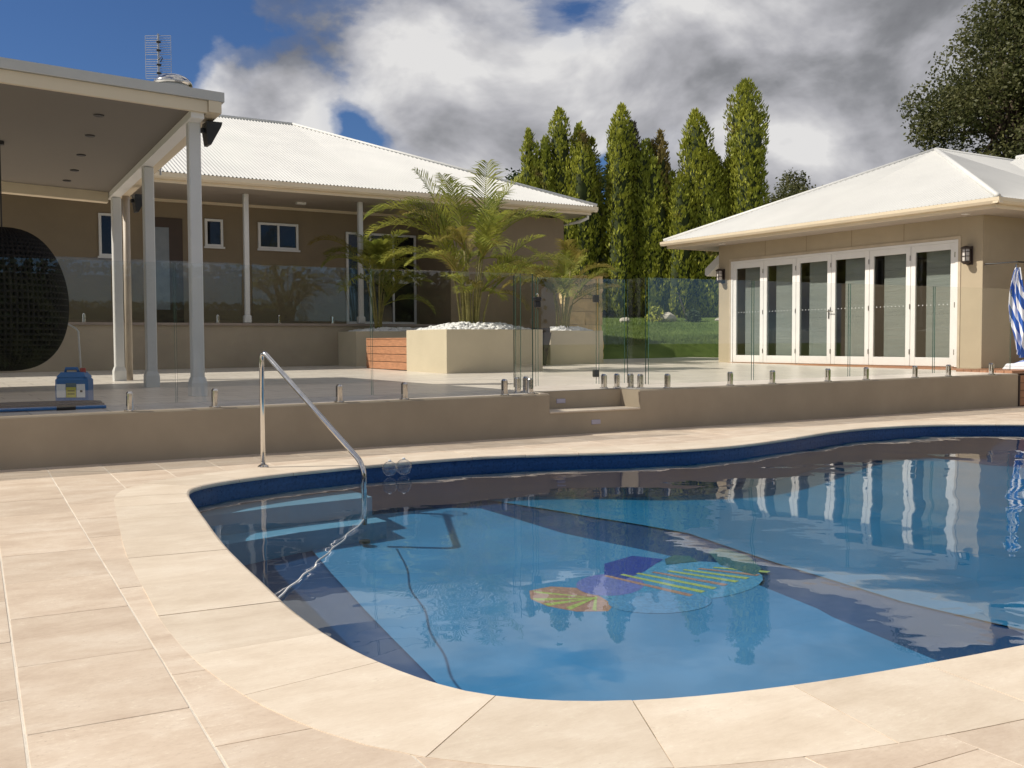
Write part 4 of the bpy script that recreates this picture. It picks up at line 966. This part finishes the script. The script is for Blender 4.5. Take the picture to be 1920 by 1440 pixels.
# ------------------------------------------------------------------ cypress trees
CYP = [leafmat('cypress leaf '+str(i), a, b, .2, 1.1, patch=(.17, .115, .05)) for i, (a, b) in enumerate((((.13,.165,.02), (.50,.50,.07)), ((.11,.15,.022), (.42,.44,.065)), ((.17,.14,.045), (.34,.26,.09))))]
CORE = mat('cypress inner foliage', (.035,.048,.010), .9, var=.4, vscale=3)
DEAD = mat('dead cypress twigs', (.13,.105,.095), .9, var=.3, vscale=5)
BARK = mat('bark', (.10,.07,.05), .9, var=.4, vscale=6, aniso=(1,1,.3), bump=.5, bscale=20)
def cypress(x, y, z, h, rad, label, seed, mi=0, dead=0.0, bare=.25):
    q = random.Random(seed); r = thing('cypress_tree', label, 'tree', (x, y, z-.3), 'columnar cypresses along the lawn'); h += .3
    MB().tube([(0,0,0),(.02,0,h*.4),(0,.02,h*.93)], [.11,.07,.012], 8).build('trunk', BARK, r)
    lobes = [(q.uniform(0, 6.28), q.uniform(0, 1), q.uniform(.10, .30), q.uniform(.35, .8)) for _ in range(16)]
    tp = q.uniform(.68, .84); rad *= 1.18
    tiers = [(q.uniform(0, 6.28), q.uniform(0, 6.28)) for _ in range(3)]
    def R(t, a):
        e = (min(1, t/.10)**.5)*(1-max(0, (t-tp)/(1-tp))**2.3)
        e = max(e, 0)*(.80+.10*math.sin(t*9+tiers[0][0]))
        for la, lt, am, wd in lobes:
            da = math.atan2(math.sin(a-la), math.cos(a-la)); e *= 1+am*math.exp(-(da/wd)**2-((t-lt)/.16)**2)
        return rad*e+.02
    subs = [(0, 0, 1.0, .66)]
    for k in range(0 if dead > .8 else 4):
        a = q.uniform(0, 6.28); w_ = q.uniform(.45, .75); subs.append((rad*w_*math.cos(a), rad*w_*math.sin(a), q.uniform(.66, .97), q.uniform(.42, .60)))
    n = 12; ks = 20; mb = MB()
    for dx, dy, hf, rf_ in subs:
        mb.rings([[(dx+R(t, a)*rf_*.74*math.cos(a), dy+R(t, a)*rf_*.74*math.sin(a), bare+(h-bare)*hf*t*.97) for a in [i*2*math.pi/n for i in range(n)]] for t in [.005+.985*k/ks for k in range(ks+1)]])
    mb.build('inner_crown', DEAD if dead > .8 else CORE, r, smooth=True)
    mb = MB(); cnt = int(3600*h/7.5*(rad/.6)**.8*(1-.45*dead))
    wt = [rf_*hf for _, _, hf, rf_ in subs]
    for _ in range(cnt):
        dx, dy, hf, rf_ = q.choices(subs, wt)[0]
        t = q.random()**.92; a = q.uniform(0, 6.28); rr = R(t, a)*rf_*q.uniform(.74, 1.10)
        c = Vector((dx+rr*math.cos(a), dy+rr*math.sin(a), bare+(h-bare)*hf*t)); o = Vector((math.cos(a), math.sin(a), 0))
        for k in range(4):
            up = (Vector((q.uniform(-.35,.35), q.uniform(-.35,.35), q.uniform(.6,1.2)))+o*q.uniform(.1,.75)).normalized(); sd = up.cross(o+Vector((q.uniform(-.7,.7), q.uniform(-.7,.7), q.uniform(-.3,.6)))).normalized()
            l = q.uniform(.08,.19); w = l*q.uniform(.15,.26); b = c+Vector((q.uniform(-.06,.06), q.uniform(-.06,.06), q.uniform(-.08,.08)))
            mb.add([b-sd*w*.4, b+up*l*.5+sd*w, b+up*l, b+up*l*.45-sd*w], [(0,1,2,3)])
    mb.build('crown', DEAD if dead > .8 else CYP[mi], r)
CY = [(19.28,30.4,2.2,8.45,.42,'shortest slim cypress at the end of the clump behind the house',0,.0),
 (19.70,30.0,2.2,8.2,.36,'slim cypress wedged second in the clump behind the house',1,0),
 (20.20,29.8,2.2,9.15,.62,'tallest cypress of the clump behind the house roof corner',0,0),
 (20.75,29.4,2.1,8.6,.58,'broad cypress of the house clump, standing nearest the gap of sky',0,0),
 (21.95,28.5,1.9,9.25,.74,'tall yellow tipped cypress at the edge of the lawn row',0,0),
 (22.42,28.5,1.9,8.7,.34,'bare grey dead cypress top behind the lawn row',0,1.0),
 (22.58,28.0,1.8,8.0,.52,'green cypress tucked beside the dead grey top',1,0),
 (22.92,27.7,1.75,6.9,.46,'short bright cypress in the middle of the lawn row',0,0),
 (23.32,27.4,1.75,6.85,.50,'short rounded cypress beside the leaning stake',1,0),
 (23.2,27.9,1.75,8.4,.52,'thin browning cypress behind the short pair',2,.5),
 (23.95,26.9,1.75,8.95,.86,'broad tall cypress with a ragged top in the lawn row',0,0),
 (24.62,26.4,1.75,6.95,.60,'shorter cypress half hidden by the pool house eave',1,0),
 (25.25,25.8,1.75,9.95,.92,'tallest cypress of all, rising above the pool house roof',0,0)]
for i, (x, y, z, top, rad, l, mi, dd) in enumerate(CY): cypress(x, y, z, top-z, rad, l, 40+i, mi, dd)
# ------------------------------------------------------------------ other trees
def tree(name, loc, h, crown, rad, label, seed, m, leaves=9000, ls=.16, cat='tree', trunk=.3, clusters=26):
    q = random.Random(seed); r = thing(name, label, cat, loc, None)
    tb = MB(); cz = h-crown[2]
    tb.tube([(0,0,-.3),(.1,.05,h*.3),(-.05,.1,h*.6),(0,0,h*.85)], [trunk, trunk*.75, trunk*.5, trunk*.15], 9)
    cl = []
    for k in range(clusters):
        a, b = q.uniform(0, 6.28), q.uniform(-1, 1); s = q.uniform(.45, 1.02); w = math.sqrt(1-b*b)
        c = Vector((crown[0]*s*w*math.cos(a), crown[1]*s*w*math.sin(a), cz+crown[2]*s*b)); cl.append((c, q.uniform(.16, .36)*rad))
        tb.tube([(0,0,h*q.uniform(.3,.65)), c*.55+Vector((0,0,(cz)*.45)), c], [trunk*.3, trunk*.16, .02], 5)
    tb.build('trunk', BARK, r, smooth=True)
    mb = MB()
    for _ in range(leaves):
        c, rr = q.choice(cl); d = Vector((q.gauss(0,1), q.gauss(0,1), q.gauss(0,.85))).normalized(); p = c+d*rr*(q.random()**.45)
        for k in range(2):
            up = Vector((q.uniform(-1,1), q.uniform(-1,1), q.uniform(-1.1,.5))).normalized(); sd = up.cross(Vector((q.uniform(-1,1), q.uniform(-1,1), q.uniform(-1,1)))).normalized(); l = q.uniform(.6,1.3)*ls
            b = p+Vector((q.uniform(-.1,.1), q.uniform(-.1,.1), q.uniform(-.1,.1)))
            mb.add([b, b+up*l*.5+sd*l*.28, b+up*l, b+up*l*.5-sd*l*.28], [(0,1,2,3)])
    mb.build('crown', m, r)
GUM = leafmat('gum leaf', (.045,.058,.02), (.17,.165,.06), .35, .8)
DKL = leafmat('dark tree leaf', (.014,.030,.010), (.045,.070,.018), .2, .9)
tree('gum_tree', (36.2, 22.8, 1.5), 13.3, (3.3, 3.3, 6.0), 4.6, 'big dense gum tree towering behind the pool house', 5, GUM, 46000, .15, trunk=.4, clusters=80)
tree('gum_tree', (40.5, 22.0, 1.5), 11.0, (3, 3, 4.5), 4.0, 'gum tree beyond the big one, showing past the pool house roof', 6, GUM, 7000, .2, trunk=.4, clusters=24)
tree('leafy_tree', (43.5, 33, 2.0), 6.6, (2.2, 2.2, 2.4), 2.8, 'low dark tree far beyond the tallest cypress', 8, DKL, 5000, .2)
tree('leafy_tree', (39.6, 36.6, 2.0), 7.2, (1.9, 1.9, 1.9), 3.2, 'low brownish tree far behind the pool house hip', 9, GUM, 14000, .16)
tree('leafy_tree', (24.8, 33.5, 2.0), 5.6, (1.6, 1.6, 2.2), 2.2, 'dark leafy tree filling the gap between the cypress clumps', 11, DKL, 6000, .16)
tree('leafy_tree', (23.0, 36.5, 2.0), 6.3, (1.6, 1.6, 2.4), 2.2, 'dark leafy tree just behind the house corner downpipe', 12, DKL, 5000, .16)
tree('leafy_tree', (20.6, 38.5, 2.0), 6.4, (2.2, 1.8, 2.4), 2.4, 'leafy tree whose top shows over the house hip', 13, DKL, 5000, .16)
def hedge(x0, y0, x1, y1, z, h, w, n, label, seed, m=DKL, ls=.10):
    q = random.Random(seed); r = thing('hedge', label, 'hedge', ((x0+x1)/2, (y0+y1)/2, z))
    d = Vector((x1-x0, y1-y0, 0)); L = d.length; d.normalize(); s = Vector((-d.y, d.x, 0)); mb = MB()
    a = d*L/2*.99; b = s*w*.36
    MB().add([-a-b, a-b, a+b, -a+b]+[p+Vector((0,0,h*.93)) for p in (-a-b, a-b, a+b, -a+b)], [(0,3,2,1),(4,5,6,7),(0,1,5,4),(1,2,6,5),(2,3,7,6),(3,0,4,7)]).build('inner_foliage', CORE, r)
    for _ in range(n):
        u, v = q.uniform(-.5, .5), q.uniform(0, 1); side = q.choice((-1, 1)); p = d*L*u
        if q.random() < .3: p += s*w*q.uniform(-.45, .45)+Vector((0,0,h*q.uniform(.93, 1.03)))
        else: p += s*side*w*q.uniform(.38, .52)+Vector((0,0,h*v))
        up = Vector((q.uniform(-1,1), q.uniform(-1,1), q.uniform(-.3,1))).normalized(); sd = up.orthogonal(); l = q.uniform(.7,1.4)*ls
        mb.add([p, p+up*l*.5+sd*l*.3, p+up*l, p+up*l*.5-sd*l*.3], [(0,1,2,3)])
    mb.build('foliage', m, r)
hedge(26.0, 34.0, 44, 25.0, 1.9, 1.6, 1.6, 6000, 'dark shrub belt at the foot of the far trees behind the cypress row', 31, ls=.2)
hedge(15.8, 31.0, 24.5, 29.9, 1.9, 2.2, 1.2, 4500, 'dark shrub belt behind the house clump of cypresses', 32, ls=.16)
hedge(-9, -6.0, 16, -6.0, 0, 2.7, 1.1, 9000, 'added unseen hedge behind the camera that darkens reflections in the glass', 33, ls=.14)  # added out of view so the fence glass mirrors dark leaves, not sky
def shrub(x, y, h, rad, label, seed, m):
    q = random.Random(seed); r = thing('shrub', label, 'shrub', (x, y, lawn_z(x, y)-.03)); mb = MB(); st = MB()
    for k in range(7):
        a = q.uniform(0, 6.28); st.tube([(0,0,0), (rad*.6*math.cos(a), rad*.6*math.sin(a), h*q.uniform(.5,.9))], [.014, .004], 5)
    st.build('stems', BARK, r)
    for _ in range(420):
        d = Vector((q.gauss(0,1), q.gauss(0,1), abs(q.gauss(0,1)))).normalized(); p = Vector((d.x*rad, d.y*rad, d.z*h))*(q.random()**.4)
        up = Vector((q.uniform(-1,1), q.uniform(-1,1), q.uniform(-.2,1))).normalized(); sd = up.orthogonal(); l = q.uniform(.06,.13)
        mb.add([p, p+up*l*.5+sd*l*.35, p+up*l, p+up*l*.5-sd*l*.35], [(0,1,2,3)])
    mb.build('foliage', m, r)
shrub(21.6, 26.2, .55, .36, 'small bright shrub beside the pale rocks under the cypresses', 51, CYP[0])
shrub(22.4, 25.3, .45, .3, 'small dark shrub at the foot of the leaning stake', 52, DKL)
def rock(x, y, s, label, seed):
    q = random.Random(seed); bm = bmesh.new(); bmesh.ops.create_icosphere(bm, subdivisions=2, radius=1)
    ph = [Vector((q.uniform(-1,1), q.uniform(-1,1), q.uniform(-1,1))).normalized() for _ in range(9)]
    for v in bm.verts:
        c = v.co.copy()
        for p in ph:
            dd = c.dot(p)-.72
            if dd > 0: c -= p*dd
        v.co = Vector((c.x*s[0], c.y*s[1], c.z*s[2]))
    me = bpy.data.meshes.new('garden_rock'); bm.to_mesh(me); bm.free(); me.materials.append(mat('pale rock', (.52,.48,.40), .9, var=.2, vscale=4, bump=.4, bscale=12))
    o = bpy.data.objects.new('garden_rock', me); COL.objects.link(o); o.location = (x, y, lawn_z(x, y)+s[2]*.3); tag(o, label, 'rock', 'pale rocks under the cypresses')
rock(20.55, 26.5, (.20,.18,.15), 'round white rock at the foot of the yellow tipped cypress', 61)
rock(21.95, 26.0, (.45,.3,.26), 'largest cream rock beside the small bright shrub', 62)
rock(23.3, 25.0, (.16,.14,.10), 'small flat pale rock under the broad ragged cypress', 63)
def stake():
    r = thing('garden_stake', 'thin grey stake leaning against the short cypress by the dark shrub', 'stake', (22.45, 25.55, lawn_z(22.45, 25.55)))
    MB().tube([(0,0,-.05),(-.35,.10,.95)], .022, 7).build('pole', DEAD, r); MB().tube([(-.34,.08,.90),(-.40,.14,.93)], .03, 7).build('tie', DARKM, r)
stake()
# ------------------------------------------------------------------ things on the terrace under the pavilion
def drum():
    z = zd(1.4, 10.2); r = thing('chemical_drum', 'blue plastic pool chemical drum with white and yellow label behind the glass', 'drum', (1.41, 10.25, z), None, R_(-29)); r.scale = (.92, .92, .96)
    bl = mat('blue plastic', (.03,.14,.36), .4, var=.1)
    MB().cbox(-.165, .165, -.10, .10, 0, .27, .03).rings([[(-.15,-.09,.265),(.15,-.09,.265),(.15,.09,.265),(-.15,.09,.265)], [(-.11,-.06,.315),(.11,-.06,.315),(.11,.06,.315),(-.11,.06,.315)]]).build('body', bl, r)
    MB().tube([(-.09,0,.30),(-.08,0,.35),(.03,0,.35),(.05,0,.30)], .016, 8).build('handle', bl, r, smooth=True)
    MB().lathe([(.028,.3),(.028,.35),(.022,.355)], (.09,0,0), 14).build('cap', mat('red cap', (.35,.05,.04), .4), r)
    for nm, m, x0, x1, z0, z1 in (('label', WHITE, -.14, -.05, .07, .20), ('label', mat('yellow label', (.55,.50,.10), .5), -.045, .055, .07, .17), ('label', mat('grey label', (.12,.17,.20), .5), -.045, .055, .171, .21), ('label', WHITE, .06, .145, .07, .20)):
        MB().box(x0, x1, -.104, -.1005, z0, z1).build(nm, m, r)
    for z0 in (.10, .13): MB().box(-.03, .04, -.1055, -.1042, z0, z0+.008).build('print_line', DARKM, r)
    MB().box(.095, .12, -.1055, -.1042, .12, .14).build('print_mark', DARKM, r)
drum()
def hose():
    r = thing('vacuum_hose', 'coiled dark blue pool vacuum hose on the terrace beside the drum', 'hose', (.95, 9.72, zd(.9, 9.7)))
    dk = mat('navy hose', (.012,.018,.04), .4)
    for k in range(2):
        pts = [((.62-.05*k)*math.cos(a*math.pi/20)+.03*k, (.24-.03*k)*math.sin(a*math.pi/20), .02+.02*k) for a in range(41)]
        MB().tube(pts, .019, 9).build('coil', dk, r, smooth=True)
    p = thing('pool_pole', 'blue telescopic pole lying along the fence beside the hose', 'pole', (1.25, 9.42, zd(1.2, 9.4)))
    MB().tube([(-1.6,.02,.02),(.30,0,.02)], .016, 9).build('tube', mat('blue pole', (.04,.16,.40), .35), p); MB().tube([(-.1,.0,.02),(.05,0,.02)], .021, 9).build('grip', DARKM, p)
    p = thing('broom_handle', 'dull red broom handle lying behind the blue pole', 'pole', (.9, 9.56, zd(.9, 9.5)))
    MB().tube([(-1.2,.03,.02),(.22,0,.02)], .014, 9).build('handle', mat('red handle', (.28,.05,.03), .5), p); MB().cbox(.2,.3,-.05,.05,.0,.06,.01).build('socket', DARKM, p)
hose()
def eggchair():
    r = thing('hanging_chair', 'dark woven egg shaped hanging chair on a chain under the pavilion', 'chair', (1.05, 13.0, .0))
    wk = mat('black wicker', (.012,.010,.009), .7, var=.4, vscale=30, bump=.8, bscale=60)
    n, m_ = 54, 34; a0 = 1.6
    mb = MB(); vs = []
    for j in range(m_+1):
        t = j/m_; ph = math.pi*(t*.96+.02); z = 1.52-.80*math.cos(ph)*(1 if t > .5 else 1.0); rr = .70*math.sin(ph)**.75*(1.05-.2*t)
        opening = 1.25*max(0, math.sin(ph)-.35)
        for i in range(n+1):
            a = a0+opening+(2*math.pi-2*opening)*i/n; vs.append((rr*math.cos(a), rr*math.sin(a), z))
    mb.add(vs, [(j*(n+1)+i, j*(n+1)+i+1, (j+1)*(n+1)+i+1, (j+1)*(n+1)+i) for j in range(m_) for i in range(n)])
    o = mb.build('shell', wk, r, smooth=True); s = o.modifiers.new('weave', 'WIREFRAME'); s.thickness = .056; s.use_even_offset = False
    lin = bpy.data.objects.new('lining', o.data.copy()); COL.objects.link(lin); lin.parent = r; lin.scale = (.96, .96, .985); lin.location.z = .022; lm = lin.modifiers.new('thick', 'SOLIDIFY'); lm.thickness = .012
    MB().rings([[(.42*k*math.cos(a*math.pi/8), .42*k*math.sin(a*math.pi/8), z) for a in range(16)] for k, z in ((.8,.95),(1,1.0),(1,1.07),(.85,1.12))]).build('cushion', mat('charcoal cushion', (.03,.03,.032), .9), r, smooth=True)
    MB().tube([(0,0,2.31),(0,0,PB(1.05,13)+.02)], .009, 6).build('chain', DARKM, r)
    MB().lathe([(.05,PB(1.05,13)-.02),(.05,PB(1.05,13)+.019)], n=12).build('ceiling_mount', DARKM, r)
eggchair()
def grabrail():
    r = thing('grab_rail', 'thin bent white metal rail standing behind the hanging chair', 'rail', (1.9, 13.6, zd(1.9, 13.6)))
    MB().tube([(.06,0,0),(.03,0,.70),(.0,0,.74),(-.42,.1,1.0)], .011, 8).build('tube', WHITE, r, smooth=True); MB().lathe([(.04,0),(.04,.01),(.012,.014)], (.06,0,0), 12).build('foot', WHITE, r)
grabrail()
